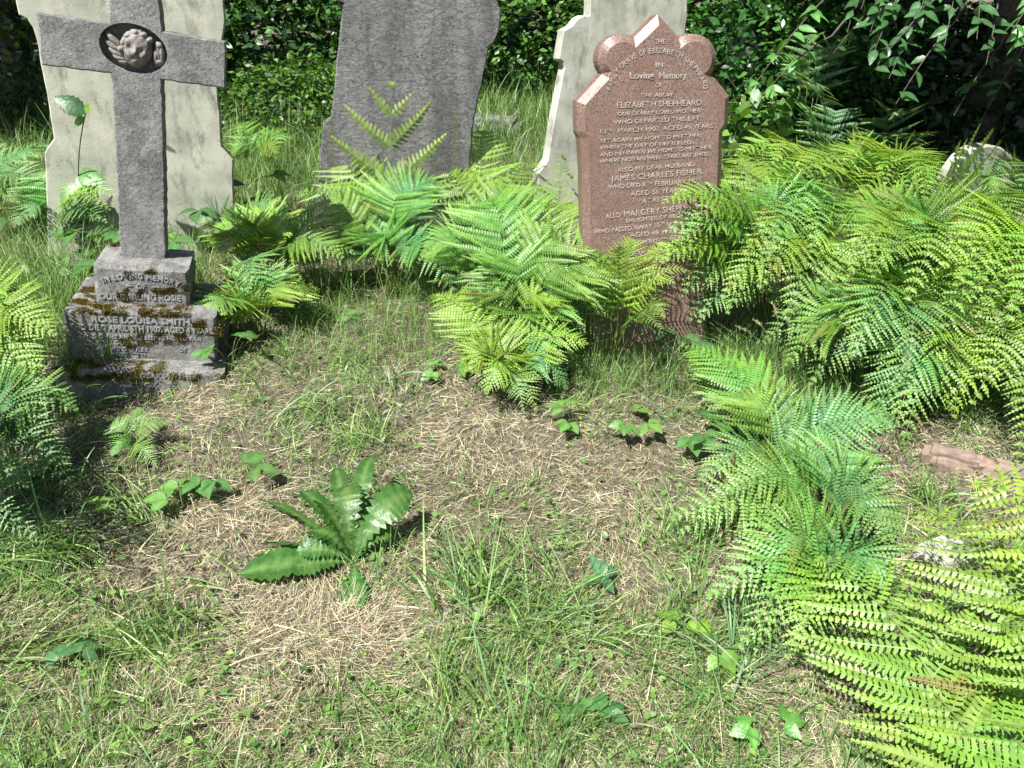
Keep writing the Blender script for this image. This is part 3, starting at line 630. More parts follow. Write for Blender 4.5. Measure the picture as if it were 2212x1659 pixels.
# --- group left of the red stone's foot
fern('dense bracken clump spilling over the left foot of the red granite headstone', (1130, 800), [
    fr(1010, 465, .50, .85, .28, hue=GRN), fr(905, 560, .38, .72, .26, hue=GRN, b=(1080, 740)), fr(1080, 440, .55, .80, .28, hue=BLU), fr(1170, 452, .52, .80, .27, hue=GRN),
    fr(1400, 695, .20, .85, .27, hue=GRN), fr(1265, 600, .34, .85, .26, hue=GRN), fr(1090, 640, .26, .7, .24, hue=GRN), fr(1330, 760, .10, .62, .22, hue=BLU), fr(1180, 650, .2, .65, .25, hue=BLU), fr(1010, 620, .25, .6, .22, hue=BLU), fr(1120, 775, .10, .5, .22, hue=GRN), fr(1050, 700, .2, .55, .22, hue=GRN), fr(1210, 720, .15, .6, .24, hue=YEL), fr(940, 690, .14, .5, .2, hue=YEL), fr(1330, 690, .25, .7, .25, hue=GRN)], extra=1)
fern('yellow-green young bracken in front of the dense clump, its lowest frond pointing right', (1090, 850), [
    fr(1268, 742, .22, .36, .18, hue=YEL), fr(930, 640, .26, .42, .18, hue=YEL), fr(1050, 850, .10, .34, .16, hue=YEL), fr(1005, 800, .14, .36, .17, hue=YEL), fr(1000, 700, .2, .40, .18, hue=YEL), fr(1160, 890, .05, .3, .12, hue=GRN), fr(1225, 840, .08, .36, .14, hue=BLU), fr(1110, 800, .10, .3, .17, hue=YEL), fr(1060, 740, .16, .36, .18, hue=YEL)], extra=1)
fern('light green bracken fronds crossing the lower lettering of the red granite headstone', (1330, 800), [
    fr(1368, 520, .55, .52, .15, mid=.7, facing=CAMF, hue=YEL), fr(1428, 535, .52, .48, .12, mid=.7, facing=CAMF, hue=YEL), fr(1275, 572, .48, .52, .13, hue=YEL), fr(1460, 612, .44, .5, .11, hue=YEL), fr(1435, 685, .34, .45, .12, hue=GRN)], extra=1)
# --- left middle group
fern('bracken right of the stepped cross base with yellow frond tips over shade', (590, 640), [
    fr(470, 545, .35, .48, .26, hue=YEL), fr(545, 500, .36, .50, .25, hue=YEL), fr(640, 500, .34, .52, .24, hue=YEL), fr(740, 555, .28, .5, .25, hue=GRN), fr(520, 600, .25, .42, .23, hue=BLU)], extra=1)
fern('low bracken overlapping the right corner of the cross base', (560, 730), [
    fr(452, 668, .22, .34, .22, hue=GRN), fr(665, 625, .20, .36, .22, hue=YEL), fr(500, 690, .12, .3, .2, hue=YEL), fr(560, 610, .22, .38, .22, hue=GRN), fr(610, 600, .22, .38, .2, hue=BLU)], extra=1)
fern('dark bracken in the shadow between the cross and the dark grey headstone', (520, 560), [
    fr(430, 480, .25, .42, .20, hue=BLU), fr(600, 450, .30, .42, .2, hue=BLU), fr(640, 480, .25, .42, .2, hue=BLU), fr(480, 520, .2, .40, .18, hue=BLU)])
# --- left of the cross
fern('bracken with a bright frond in front of the cream headstone, left of the cross shaft', (150, 560), [
    fr(215, 315, .60, .62, .22, hue=YEL), fr(255, 425, .46, .60, .18, hue=YEL), fr(90, 395, .42, .60, .24, hue=GRN), fr(230, 480, .35, .5, .2, hue=BLU), fr(60, 470, .3, .5, .22, hue=BLU)], extra=1)
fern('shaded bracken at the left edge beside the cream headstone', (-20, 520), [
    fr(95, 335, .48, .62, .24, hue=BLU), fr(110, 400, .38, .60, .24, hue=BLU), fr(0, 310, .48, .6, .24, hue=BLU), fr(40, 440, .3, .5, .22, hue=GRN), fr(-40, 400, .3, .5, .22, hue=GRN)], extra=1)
fern('sunlit yellow bracken at the left edge, level with the mossy base', (-20, 880), [
    fr(120, 700, .40, .62, .26, hue=YEL), fr(95, 820, .26, .55, .24, hue=YEL), fr(70, 640, .45, .62, .24, hue=YEL), fr(-40, 700, .4, .6, .22, hue=YEL), fr(85, 760, .3, .6, .2, hue=YEL)], extra=1)
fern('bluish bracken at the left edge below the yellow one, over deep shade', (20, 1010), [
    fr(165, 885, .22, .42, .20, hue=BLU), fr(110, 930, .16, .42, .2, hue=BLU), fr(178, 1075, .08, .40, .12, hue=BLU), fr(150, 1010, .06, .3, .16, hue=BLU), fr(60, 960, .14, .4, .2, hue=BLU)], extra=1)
fern('blue-green bracken fronds cut by the left edge above the combed grass', (-70, 1130), [
    fr(62, 1050, .20, .36, .15, hue=BLU, detail=1), fr(60, 1165, .10, .32, .14, hue=BLU, detail=1), fr(0, 1020, .2, .34, .15, hue=BLU)], extra=1)
fern('tall bracken at the far left, mostly outside the picture, added for its shadow', (-300, 1080), [fr(-90, 960, .6, .75, .28, hue=GRN), fr(-140, 1040, .55, .75, .28, hue=GRN), fr(-70, 1060, .45, .7, .26, hue=GRN), fr(-180, 940, .6, .75, .28, hue=GRN)])  # added beyond the left edge to shade the ferns and ground there
fern('little crinkled green fern low in the grass in front of the cross base', (290, 985), [
    fr(370, 915, .10, .14, .07, hue=GRN, sp=.008), fr(235, 920, .10, .14, .07, hue=GRN, sp=.008), fr(340, 1010, .04, .12, .07, hue=GRN, sp=.008), fr(300, 880, .12, .13, .07, hue=GRN, sp=.008), fr(240, 985, .05, .12, .06, hue=GRN, sp=.008)])
# --- the big bright bed at the right
random.seed(21)
def bed(label, root_px, specs, **kw): return fern(label, root_px, specs, **kw)
def rnd(cx, cy, z, n, sx, sy, h, L, hues, drop=.0):
    out = []
    for k in range(n):
        out.append(fr(cx + random.uniform(-sx, sx), cy + random.uniform(-sy, sy), z * random.uniform(.75, 1.15), h * random.uniform(.9, 1.12), L * random.uniform(.85, 1.15), hue=random.choice(hues), ang=random.uniform(18, 32)))
    return out
bed('bracken leaning over the right edge of the red granite headstone', (1650, 735), [
    fr(1455, 425, .71, .86, .24, hue=YEL), fr(1440, 500, .60, .82, .25, hue=GRN), fr(1430, 565, .48, .74, .25, hue=YEL), fr(1470, 640, .32, .74, .27, hue=GRN), fr(1500, 470, .66, .86, .24, hue=GRN), fr(1545, 600, .36, .8, .25, hue=YEL), fr(1600, 650, .28, .72, .24, hue=GRN), fr(1560, 345, .62, .85, .22, hue=YEL), fr(1600, 480, .5, .85, .27, hue=BLU), fr(1490, 690, .2, .62, .24, hue=BLU)], extra=1)
bed('bracken at the back of the bright bed, next to the red granite headstone', (1700, 540), [
    fr(1590, 335, .62, .85, .26, hue=YEL), fr(1670, 350, .62, .90, .27, hue=YEL), fr(1760, 400, .58, .88, .27, hue=BLU), fr(1640, 400, .55, .85, .26, hue=GRN), fr(1720, 470, .45, .85, .27, hue=GRN), fr(1560, 400, .55, .8, .24, hue=GRN), fr(1810, 360, .62, .85, .22, hue=GRN)])
bed('bracken in the middle of the back row of the bright bed, tips against the dark', (1900, 540), [
    fr(1830, 345, .68, .90, .24, hue=YEL), fr(1900, 380, .62, .88, .25, hue=YEL), fr(1960, 400, .58, .85, .25, hue=GRN), fr(1840, 450, .50, .85, .27, hue=YEL), fr(1940, 480, .45, .85, .27, hue=GRN), fr(2010, 410, .55, .82, .22, hue=YEL), fr(1780, 490, .42, .8, .25, hue=GRN)])
bed('tall bracken frond with wide level side fronds, standing above the bed near the right edge', (2030, 600), [
    dict(tip=(2065, 325, .80), h=.6, L=.42, facing=CAMF, bs=.42, npin=11, ang=20, droop=.12, hue=YEL, prof=1.0, mid=.6, b=(2020, 600), w=.13, lcap=.055, sp=.018, detail=2),
    fr(2150, 420, .5, .78, .26, hue=GRN), fr(2190, 520, .45, .8, .28, hue=GRN), fr(2080, 500, .4, .8, .26, hue=YEL), fr(1960, 500, .4, .75, .25, hue=GRN)])
bed('bracken in the left middle of the bright bed, drooping over a dark hollow', (1740, 740), [
    fr(1560, 640, .40, .80, .26, hue=YEL), fr(1640, 620, .42, .85, .27, hue=YEL), fr(1700, 690, .32, .85, .27, hue=GRN), fr(1600, 560, .48, .85, .27, hue=GRN), fr(1720, 580, .45, .88, .27, hue=YEL), fr(1800, 640, .38, .85, .27, hue=YEL), fr(1800, 720, .25, .8, .26, hue=GRN), fr(1650, 540, .5, .85, .26, hue=BLU)])
bed('bracken in the centre of the bright bed', (1960, 740), rnd(1880, 560, .52, 16, 130, 90, .9, .25, [YEL, GRN, GRN]))
bed('bracken in the right of the bright bed at the right edge', (2160, 740), rnd(2120, 600, .50, 15, 110, 110, .9, .26, [YEL, YEL, GRN]))
bed('bracken in the front middle of the bright bed', (1900, 820), rnd(1900, 720, .34, 12, 130, 80, .72, .25, [YEL, GRN, BLU]))
bed('bracken on the left shoulder of the bright bed behind the hollow', (1720, 650), rnd(1650, 500, .52, 12, 110, 80, .9, .25, [YEL, GRN, BLU]))
bed('bracken along the dark rear edge of the bright bed', (1850, 560), rnd(1850, 400, .58, 12, 200, 35, .9, .24, [YEL, GRN]))
bed('bracken in the lower left of the bed, with flat blue-green fronds beside the dark hollow', (1830, 850), [
    fr(1660, 650, .30, .62, .24, hue=BLU), fr(1650, 740, .20, .60, .22, hue=BLU), fr(1700, 790, .16, .62, .24, hue=GRN), fr(1750, 830, .10, .55, .22, hue=BLU), fr(1800, 700, .30, .66, .26, hue=GRN), fr(1860, 760, .22, .66, .26, hue=BLU), fr(1780, 740, .24, .6, .24, hue=GRN)])
bed('bracken in the lower centre of the bed, fronds falling to the front', (1980, 870), [
    fr(1870, 930, .06, .62, .24, hue=BLU), fr(1950, 960, .05, .60, .23, hue=GRN), fr(2060, 900, .14, .66, .25, hue=YEL), fr(1900, 800, .22, .7, .27, hue=GRN), fr(2000, 780, .26, .72, .27, hue=GRN), fr(2020, 850, .16, .66, .25, hue=YEL), fr(1930, 870, .12, .62, .24, hue=BLU)], extra=1)
bed('bracken in the lower right of the bed above the pink kerb', (2160, 880), [
    fr(2195, 1000, .08, .60, .20, hue=YEL), fr(2100, 870, .20, .70, .26, hue=YEL), fr(2210, 790, .28, .72, .27, hue=YEL), fr(2080, 790, .28, .74, .27, hue=GRN), fr(2190, 880, .2, .7, .25, hue=BLU), fr(2260, 850, .2, .7, .26, hue=GRN), fr(2130, 740, .32, .74, .27, hue=GRN)], extra=1)
# --- flat fern in front of the bed
fern('bracken with a pleated olive frond lying flat below the red granite headstone', (1660, 1010), [
    fr(1475, 745, 0.19, 0.29, 0.235, hue=GRN, b=(1690, 1000), bs=.25, ang=40), fr(1940, 905, 0.21, 0.31, 0.193, hue=BLU, bs=.3), fr(1520, 1035, 0.08, 0.25, 0.179, hue=BLU, bs=.2), fr(1580, 850, 0.15, 0.29, 0.207, hue=GRN, bs=.25), fr(1800, 1010, 0.11, 0.27, 0.179, hue=BLU, bs=.25), fr(1750, 880, 0.17, 0.30, 0.179, hue=BLU, bs=.3)], extra=1)
fern('spreading blue-green bracken in the grass at the lower right', (1760, 1130), [
    fr(1450, 1120, 0.11, 0.29, 0.207, hue=GRN, bs=.25, detail=1), fr(1930, 1180, 0.15, 0.31, 0.193, hue=BLU, bs=.2, detail=1), fr(1560, 1060, 0.15, 0.31, 0.207, hue=GRN, bs=.2), fr(1810, 990, 0.17, 0.31, 0.193, hue=BLU, bs=.25), fr(1600, 1200, 0.09, 0.27, 0.193, hue=GRN, bs=.2, detail=1), fr(1860, 1080, 0.15, 0.29, 0.193, hue=BLU, bs=.25)], extra=1)
fern('bracken with down-curved green fronds left of the near foreground fern', (1780, 1270), [
    fr(1530, 1290, 0.10, 0.33, 0.193, hue=GRN, detail=1, bs=.25), fr(1600, 1400, 0.08, 0.31, 0.166, hue=GRN, detail=1, bs=.25), fr(1700, 1420, 0.08, 0.31, 0.166, hue=YEL, detail=1, bs=.3), fr(1640, 1220, 0.15, 0.33, 0.179, hue=GRN, detail=1, bs=.25), fr(1900, 1250, 0.19, 0.33, 0.193, hue=BLU, detail=1, bs=.2)], extra=1)
# --- near foreground fern
NE = (.14, .28, .035); NK = dict(facing=(-.1, -.7, 1), detail=1, hue=NE, sp=.0115, w=.10, ang=26, npin=16, bs=.28, droop=.12, mid=.35, lcap=.03, rad=.004)
fern('large near bracken filling the lower right corner, with long yellow-green side fronds', (2290, 1420), [
    dict(tip=(1769, 1205, .20), h=.36, L=0.305, b=(2130, 1830), **NK), dict(tip=(1990, 1095, .30), h=.46, L=0.351, b=(2340, 1830), **NK), dict(tip=(2110, 1045, .40), h=.55, L=0.377, b=(2500, 1650), **{**NK, 'hue': YEL}),
    dict(tip=(1890, 1420, .12), h=.34, L=0.286, b=(2200, 1950), **NK), dict(tip=(2095, 1230, .30), h=.45, L=0.351, b=(2480, 1850), **NK), dict(tip=(2200, 1180, .46), h=.6, L=0.390, b=(2640, 1750), **{**NK, 'hue': YEL}), dict(tip=(2025, 1500, .16), h=.36, L=0.286, b=(2330, 2000), **NK),
    dict(tip=(2175, 1350, .34), h=.5, L=0.351, b=(2560, 1950), **NK)])
# --- dim ferns under the trees, right background
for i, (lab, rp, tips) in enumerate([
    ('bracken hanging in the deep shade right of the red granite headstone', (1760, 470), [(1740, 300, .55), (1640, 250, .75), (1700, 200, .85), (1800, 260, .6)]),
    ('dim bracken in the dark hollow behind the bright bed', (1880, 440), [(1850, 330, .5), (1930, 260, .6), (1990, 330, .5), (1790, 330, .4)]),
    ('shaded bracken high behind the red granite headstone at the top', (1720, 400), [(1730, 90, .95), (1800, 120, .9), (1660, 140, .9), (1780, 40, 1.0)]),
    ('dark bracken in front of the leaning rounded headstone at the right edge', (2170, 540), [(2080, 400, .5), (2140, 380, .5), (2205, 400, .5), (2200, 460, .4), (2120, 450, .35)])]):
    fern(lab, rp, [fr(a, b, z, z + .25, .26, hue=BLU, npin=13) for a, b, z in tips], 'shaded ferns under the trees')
fern('light green fern tuft behind the cream headstone, right side, low in the tall grass', (560, 400), [fr(520, 270, .3, .45, .22, hue=YEL), fr(600, 330, .25, .4, .22, hue=YEL), fr(640, 300, .3, .45, .2, hue=GRN), fr(500, 330, .25, .4, .22, hue=GRN)], 'shaded ferns under the trees')

# ================================================================ LEAFY PLANTS
def leaf_tmpl(kind='ovate', n=9):
    """returns rows of (x along, half width) 0..1"""
    u = np.linspace(0, 1, n)
    if kind == 'ovate': w = np.sin(np.pi * u ** .75) ** .9
    elif kind == 'heart': w = np.sqrt(np.clip(1 - (1.15 * u - .32) ** 2 / .72, 0, 1)) ; w[-1] = 0
    elif kind == 'lance': w = np.sin(np.pi * u ** .9)
    elif kind == 'spoon': w = np.sin(np.pi * u ** 1.35) ** .8 * (.25 + .75 * u) / .9 + .05 * (u < .97)
    else: w = np.sin(np.pi * u)
    return u, w
def add_leaf(acc, base, d, nrm_, L, Wd, kind='ovate', n=9, fold=.25, curl=.25, serr=0., col=(.08, .19, .035), seed=0, wav=0., lobes=0):
    rr = np.random.RandomState(seed); u, w = leaf_tmpl(kind, n); d = nrm(d); N = nrm(nrm_ - d * (np.asarray(nrm_) @ d)); B = np.cross(d, N)
    w = w * Wd / 2
    if serr: w = w * (1 + serr * (np.arange(n) % 2 * 2 - 1) * (w > 0))
    if lobes: w = w * (1 - lobes * (.5 + .5 * np.cos(np.arange(n) * 2 * np.pi / 4)) * (u < .7) * (u > .05))
    mid = base + d * (u * L)[:, None] - N * (curl * L * u ** 2)[:, None]
    wv = wav * L * np.sin(u * 17 + rr.rand() * 6); wv2 = wav * L * np.sin(u * 15 + rr.rand() * 6)
    Lf = mid + B * w[:, None] + N * (fold * w + wv)[:, None]; Rg = mid - B * w[:, None] + N * (fold * w + wv2)[:, None]
    hm = mid; V = np.concatenate([Lf, hm, Rg]); q = np.arange(n - 1)
    Fc = np.concatenate([np.stack([q, q + 1, q + 1 + n, q + n], 1), np.stack([q + n, q + n + 1, q + 2 * n + 1, q + 2 * n], 1)])
    c = np.tile(np.array(col) * rr.uniform(.85, 1.15), (3 * n, 1)); c[n:2 * n] = c[n:2 * n] * 1.25 + .02
    acc.add(V, Fc, c)
def ground_pt(px, py, z=0):
    g = G(px, py, z); g[2] = z + float(hgt(g[0], g[1])); return g
PL = [500]
def trifoliate(px, py, label, scale=1., h=.10, n=3, hue=(.11, .235, .05), name='bramble_seedling', group='bramble seedlings in the cut grass', z0=0, root=None, spread=1.):
    """a few leaves of three serrated leaflets on thin stalks"""
    PL[0] += 1; rr = random.Random(PL[0]); b = ground_pt(px, py) if root is None else np.array(root)
    e = empty(name, tuple(b)); tag(e, label, 'plant', group)
    for k in range(n):
        az = rr.uniform(0, 6.28) if n > 1 else rr.uniform(0, 6.28); r = .05 * scale * spread * rr.uniform(.5, 1.3) * (1 + .3 * k); top = b + np.array([math.cos(az) * r, math.sin(az) * r, h * rr.uniform(.5, 1.)])
        stk = Acc(); tube(stk, bez(b, (b + top) / 2 + [0, 0, h * .4], top, 7), .0013, 4, (.14, .17, .06)); lf = Acc(); ax = nrm(np.array([math.cos(az), math.sin(az), .1]))
        for s, sc in ((0, 1.), (1.15, .85), (-1.15, .85)):
            dd = np.array([math.cos(az + s), math.sin(az + s), rr.uniform(-.25, .2)])
            add_leaf(lf, top + dd * .004, dd, (rr.gauss(0, .25), rr.gauss(0, .25) - .1, 1), .06 * scale * sc, .042 * scale * sc, 'ovate', 13, .22, .25, .10, hue, PL[0] * 9 + k)
        lo = lf.build('leaf', M['leaf'], e, origin=b); stk.build('stem', M['leaf'], lo, origin=b)
    return e
DK = (.07, .16, .04)
trifoliate(480, 1050, 'dark green bramble with five overlapping leaves above the small one in bare straw', 1.25, .09, 4, DK)
trifoliate(400, 1115, 'small bright bramble with toothed leaves alone on the straw', 1.2, .09, 2)
trifoliate(185, 1135, 'low yellow-green bramble leaf in shade, right of the left edge ferns', 1.1, .05, 1, (.14, .27, .03))
trifoliate(1240, 925, 'bramble with heart-shaped leaves on the straw below the red granite headstone, left one', 1.0, .10, 3)
trifoliate(1350, 930, 'bramble seedling in the grass in front of the red granite headstone, right one', 1.1, .08, 3)
trifoliate(1480, 975, 'dark bramble on a bare spot left of the blue-green bracken', 1.2, .12, 4, (.06, .15, .035))
trifoliate(470, 700, 'bramble shoot at the right side of the lettered cross base', 1.1, .22, 4, (.10, .22, .05))
trifoliate(500, 800, 'bramble leaves against the plinth end of the cross', 1.0, .16, 4, (.08, .19, .04))
trifoliate(215, 770, 'bramble leaf at the left corner of the mossy base', 1.1, .10, 2, (.14, .27, .04))
trifoliate(1430, 760, 'bramble with blue-green leaves at the right foot of the red granite headstone', 1.3, .17, 5, (.07, .16, .055))
trifoliate(1490, 700, 'bramble with a bright leaf in the dark beside the red granite headstone', 1.2, .18, 4, (.11, .24, .04))
trifoliate(1300, 735, 'small pale leaves at the left foot of the red granite headstone', 1.0, .14, 3, (.10, .22, .05))
trifoliate(1660, 1590, 'bright bramble with toothed leaves at the bottom edge', .85, .07, 2, (.10, .24, .04))
trifoliate(1270, 1590, 'large dark bramble leaves at the bottom edge, centre', .85, .06, 3, (.06, .16, .04))
trifoliate(150, 1490, 'grey-green bramble leaves beside those in the lower left corner', .8, .07, 3, (.06, .14, .05))
trifoliate(1480, 1320, 'yellow-green heart-shaped leaf in the lower right grass', .9, .06, 1, (.16, .30, .03))
trifoliate(1520, 1385, 'pale green paired leaves in the grass below the yellow-green one', 1.0, .05, 2, (.15, .28, .04))
trifoliate(720, 690, 'round pale leaf in the grass below the bracken clump', 1.3, .05, 1, (.12, .24, .07))
trifoliate(950, 820, 'bramble seedling left of the yellow-green young bracken', 1.0, .08, 3, (.10, .22, .05))
trifoliate(75, 660, 'bramble at the left of the mossy base in the sun', 1.3, .14, 6, (.10, .22, .045), spread=2)
trifoliate(120, 610, 'bramble behind the left end of the mossy base', 1.3, .16, 5, (.10, .22, .045), spread=2)
for i, (x, y, lab) in enumerate(((430, 560, 'bramble right of the cross shaft in front of the cream headstone'), (480, 500, 'bramble with dark leaves at the right corner of the cream headstone'), (400, 470, 'bright bramble shoot close to the cross shaft'), (210, 470, 'bramble at the left foot of the cream headstone'))):
    trifoliate(x, y + 60, lab, 2.0, .42 - .03 * i, 7, ((.06, .15, .035), (.05, .12, .03), (.12, .25, .04), (.06, .14, .04))[i], group='brambles round the cream headstone', spread=2.5)
# bramble shoot climbing in front of the cream stone
def shoot():
    p0 = G(190, 560); p0[2] = .0; b = p0; top = Plane(G(300, 610), 16, 3).pt(*Plane(G(300, 610), 16, 3).t(185, 245)); e = empty('bramble_shoot', tuple(b)); tag(e, 'upright bramble shoot with one dark leaf in front of the cream headstone', 'plant')
    st = Acc(); tube(st, bez(b, (b + top) / 2 + [-.06, 0, .1], top, 12), .003, 5, (.1, .16, .05)); st.build('stem', M['leaf'], e, origin=b)
    for d, L_, t, c in (((-.8, -.2, .6), .15, 1., (.03, .09, .02)), ((.5, -.2, .7), .06, 1., (.13, .25, .04)), ((-.7, -.3, -.4), .07, .97, (.10, .22, .03)), ((.6, -.5, -.5), .15, .55, (.12, .24, .05)), ((-.4, -.6, -.5), .16, .5, (.12, .25, .06)), ((.9, -.3, 0.), .15, .55, (.10, .22, .05))):
        lf = Acc(); c0 = bez(b, (b + top) / 2 + [-.06, 0, .1], top, 101)[int(t * 100)]; add_leaf(lf, c0, d, (0, -1, .7), L_, L_ * .62, 'ovate', 15, .25, .3, .08, c, 3); lf.build('leaf', M['leaf'], e, origin=b)
shoot()
# dandelion with long toothed leaves
def dandelion():
    b = ground_pt(765, 1215); e = empty('dandelion', tuple(b)); tag(e, 'big dandelion rosette with long jagged wavy leaves on the open ground', 'plant')
    specs = [((515, 1240, .015), .05, .115, .45), ((625, 1235, .02), .05, .10, .5), ((765, 1330, .01), .03, .075, .7), ((748, 1050, .13), .14, .080, .55), ((893, 1070, .12), .13, .095, .6), ((690, 1090, .10), .14, .085, .5),
             ((562, 1080, .07), .09, .045, 1.), ((805, 985, .14), .15, .055, .9), ((665, 1150, .06), .10, .085, .7), ((560, 1175, .03), .06, .05, .9), ((850, 1140, .05), .08, .085, .9), ((650, 1060, .09), .11, .065, .8), ((725, 1010, .12), .14, .05, 1), ((800, 1120, .07), .10, .08, .9), ((640, 1190, .04), .06, .07, .8)]
    for i, (tp, h, wd, fl) in enumerate(specs):
        P2 = G(*tp); L = np.linalg.norm(P2 - b); n = 41; C = bez(b, (b + P2) / 2 + [0, 0, h], P2, n); T = nrm(np.gradient(C, axis=0)); u = np.linspace(0, 1, n)
        side = nrm(np.cross(T, [0, 0, 1.])); N = np.cross(side, T); rr = np.random.RandomState(i + 50); tw = (0 if i < 3 else rr.normal(0, .4)) * np.linspace(.3, 1.2, n)[:, None]; side, N = side * np.cos(tw) + N * np.sin(tw), N * np.cos(tw) - side * np.sin(tw)
        w = np.sin(np.pi * np.clip(u, 0, 1) ** 1.5) ** .85 * wd * .62 + .004 * (1 - u)
        jag = 1 - (.8 * min(1, fl + .25) * (((np.arange(n) * .33 + rr.rand()) % 1)) * np.clip(1.25 - u * 1.05, .12, 1)); wL = w * jag; wR = w * np.roll(jag, 2)
        wv = .0035 * np.sin(u * 21 + rr.rand() * 6) * (w / w.max()); wv2 = .0035 * np.sin(u * 23 + rr.rand() * 6) * (w / w.max())
        rows = [C + side * wL[:, None] + N * (wv + .08 * wL)[:, None], C + side * (wL * .5)[:, None] + N * (.0022 * np.sin(u * 60))[:, None] * 1, C - N * .002, C - side * (wR * .5)[:, None] + N * (.0022 * np.sin(u * 60 + 1))[:, None], C - side * wR[:, None] + N * (wv2 + .08 * wR)[:, None]]
        V = np.concatenate(rows); q = np.arange(n - 1); Fc = np.concatenate([np.stack([q + k * n, q + 1 + k * n, q + 1 + (k + 1) * n, q + (k + 1) * n], 1) for k in range(4)])
        cc = np.tile(np.array((.05, .14, .028)) * rr.uniform(.75, 1.25), (len(V), 1)); cc[2 * n:3 * n] = (.13, .24, .07)
        a = Acc(); a.add(V, Fc, cc); a.build('leaf', M['leaf'], e, origin=b, smooth=True)
dandelion()
def oak_seedling():
    b = ground_pt(1298, 1262); e = empty('tree_seedling', tuple(b)); tag(e, 'blue-green four-leaved tree seedling standing on straw right of centre', 'plant')
    st = Acc(); tube(st, [b, b + [0, 0, .05]], .0015, 5, (.1, .15, .05)); st.build('stem', M['leaf'], e, origin=b)
    for az, up, L_ in ((2.0, .6, .07), (.5, .3, .06), (3.6, .1, .055), (5.2, 0, .06), (1.2, .9, .05)):
        a = Acc(); add_leaf(a, b + [0, 0, .05], (math.cos(az), math.sin(az), up), (0, -.3, 1), L_, L_ * .5, 'ovate', 13, .2, .2, .14, (.05, .14, .055), int(az * 10)); a.build('leaf', M['leaf'], e, origin=b)
oak_seedling()
def ivy(px, py, label, n=12):
    b = ground_pt(px, py); e = empty('ivy', tuple(b)); tag(e, label, 'plant'); rr = random.Random(3)
    for k in range(n):
        p = b + np.array([rr.uniform(-.16, .16), rr.uniform(-.08, .08), rr.uniform(.04, .10)]); a = Acc()
        for s in (-1.0, -.5, 0, .5, 1.0):
            az = -1.4 + rr.gauss(0, .2) + s; add_leaf(a, p, (math.cos(az), math.sin(az), rr.uniform(-.1, .1)), (0, -.35, 1), .075 * (1 - .25 * abs(s)), .042, 'ovate', 7, .1, .15, 0, (.05, .14, .035), k)
        a.build('leaf', M['leaf'], e, origin=b)
ivy(2165, 880, 'dark ivy leaves at the right edge above the pink kerb')

# ================================================================ GRASS, STRAW
def blades(name, roots, L, wd, az, tilt, bend, col, segs, material, taper=True):
    """vectorised ribbons: tilt from vertical, bend adds to the tilt along the blade"""
    n = len(roots); k = segs + 1; s = np.linspace(0, 1, k); P = np.zeros((n, k, 3)); P[:, 0] = roots; hd = np.stack([np.cos(az), np.sin(az)], 1)
    for i in range(1, k):
        th = tilt + bend * (s[i - 1] + s[i]) / 2; st = L / segs
        P[:, i, :2] = P[:, i - 1, :2] + hd * (np.sin(th) * st)[:, None]; P[:, i, 2] = P[:, i - 1, 2] + np.cos(th) * st
    gz = hgt(P[..., 0], P[..., 1]) + .002; P[..., 2] = np.maximum(P[..., 2], gz)
    tw = RS.uniform(-1.2, 1.2, n); sv = np.stack([-hd[:, 1] * np.cos(tw), hd[:, 0] * np.cos(tw), np.sin(tw)], 1)[:, None, :]
    wp = (1 - s ** 1.6 * .85) if taper else np.full(k, 1.); wv = wd[:, None, None] * wp[None, :, None] / 2
    V = np.stack([P - sv * wv, P + sv * wv], 2).reshape(-1, 3); b = (np.arange(n) * 2 * k)[:, None]; q = np.arange(segs)[None, :] * 2
    Fc = np.stack([b + q, b + q + 1, b + q + 3, b + q + 2], -1).reshape(-1, 4)
    return V, Fc, np.repeat(col, 2 * k, 0)
def gsum(px, py, L):
    o = np.zeros_like(px)
    for cx, cy, rx, ry, a in L: o = o + a * np.exp(-((px - cx) / rx) ** 2 - ((py - cy) / ry) ** 2)
    return o
STRAW = [(700, 1350, 220, 95, 1.3), (320, 1220, 120, 60, .9), (1060, 975, 190, 75, 1.0), (1350, 1260, 150, 65, .8), (450, 880, 60, 55, 1.0), (590, 1110, 110, 60, 1.1), (480, 1130, 100, 60, .9), (1000, 900, 90, 50, .7), (1300, 1080, 90, 50, .6), (1860, 1020, 110, 40, .9), (820, 700, 120, 40, .4), (1540, 985, 70, 60, .6), (150, 1440, 100, 60, .5), (560, 1500, 100, 60, .5), (2080, 1030, 80, 40, .5)]
LUSH = [(110, 1210, 160, 90, .8), (850, 900, 130, 110, .7), (640, 820, 150, 90, .6), (1190, 1090, 80, 60, .6), (1150, 1350, 180, 110, .7), (1500, 1250, 120, 120, .8), (650, 1010, 90, 80, .6), (480, 1440, 110, 50, .7), (1720, 800, 130, 60, 1.), (760, 650, 150, 60, .7), (100, 1480, 150, 60, .5), (1400, 1520, 260, 120, .5), (1450, 900, 90, 60, .4), (1820, 1100, 150, 60, .3), (1280, 830, 150, 40, .5), (600, 660, 100, 60, .6)]
def px_of(x, y):
    q = np.stack([x, y, np.zeros_like(x)], 1) - CAM; w = q @ FW; return CX + F * (q @ RT) / w, CY - F * (q @ UP) / w
def sample(n, mixn=.75, ymin=.75, ymax=5., pylim=(430, 1800)):
    m1 = int(n * mixn); px = RS.uniform(-250, 2460, m1); py = RS.uniform(pylim[0], pylim[1], m1); d = FW[None] + RT[None] * ((px - CX) / F)[:, None] + UP[None] * ((CY - py) / F)[:, None]
    P = CAM + d * (-CAMH / d[:, 2])[:, None]; m2 = n - m1; y = RS.uniform(ymin, ymax, m2); x = RS.uniform(-1, 1, m2) * (.6 + y * .9)
    x = np.concatenate([P[:, 0], x]); y = np.concatenate([P[:, 1], y]); return x, y
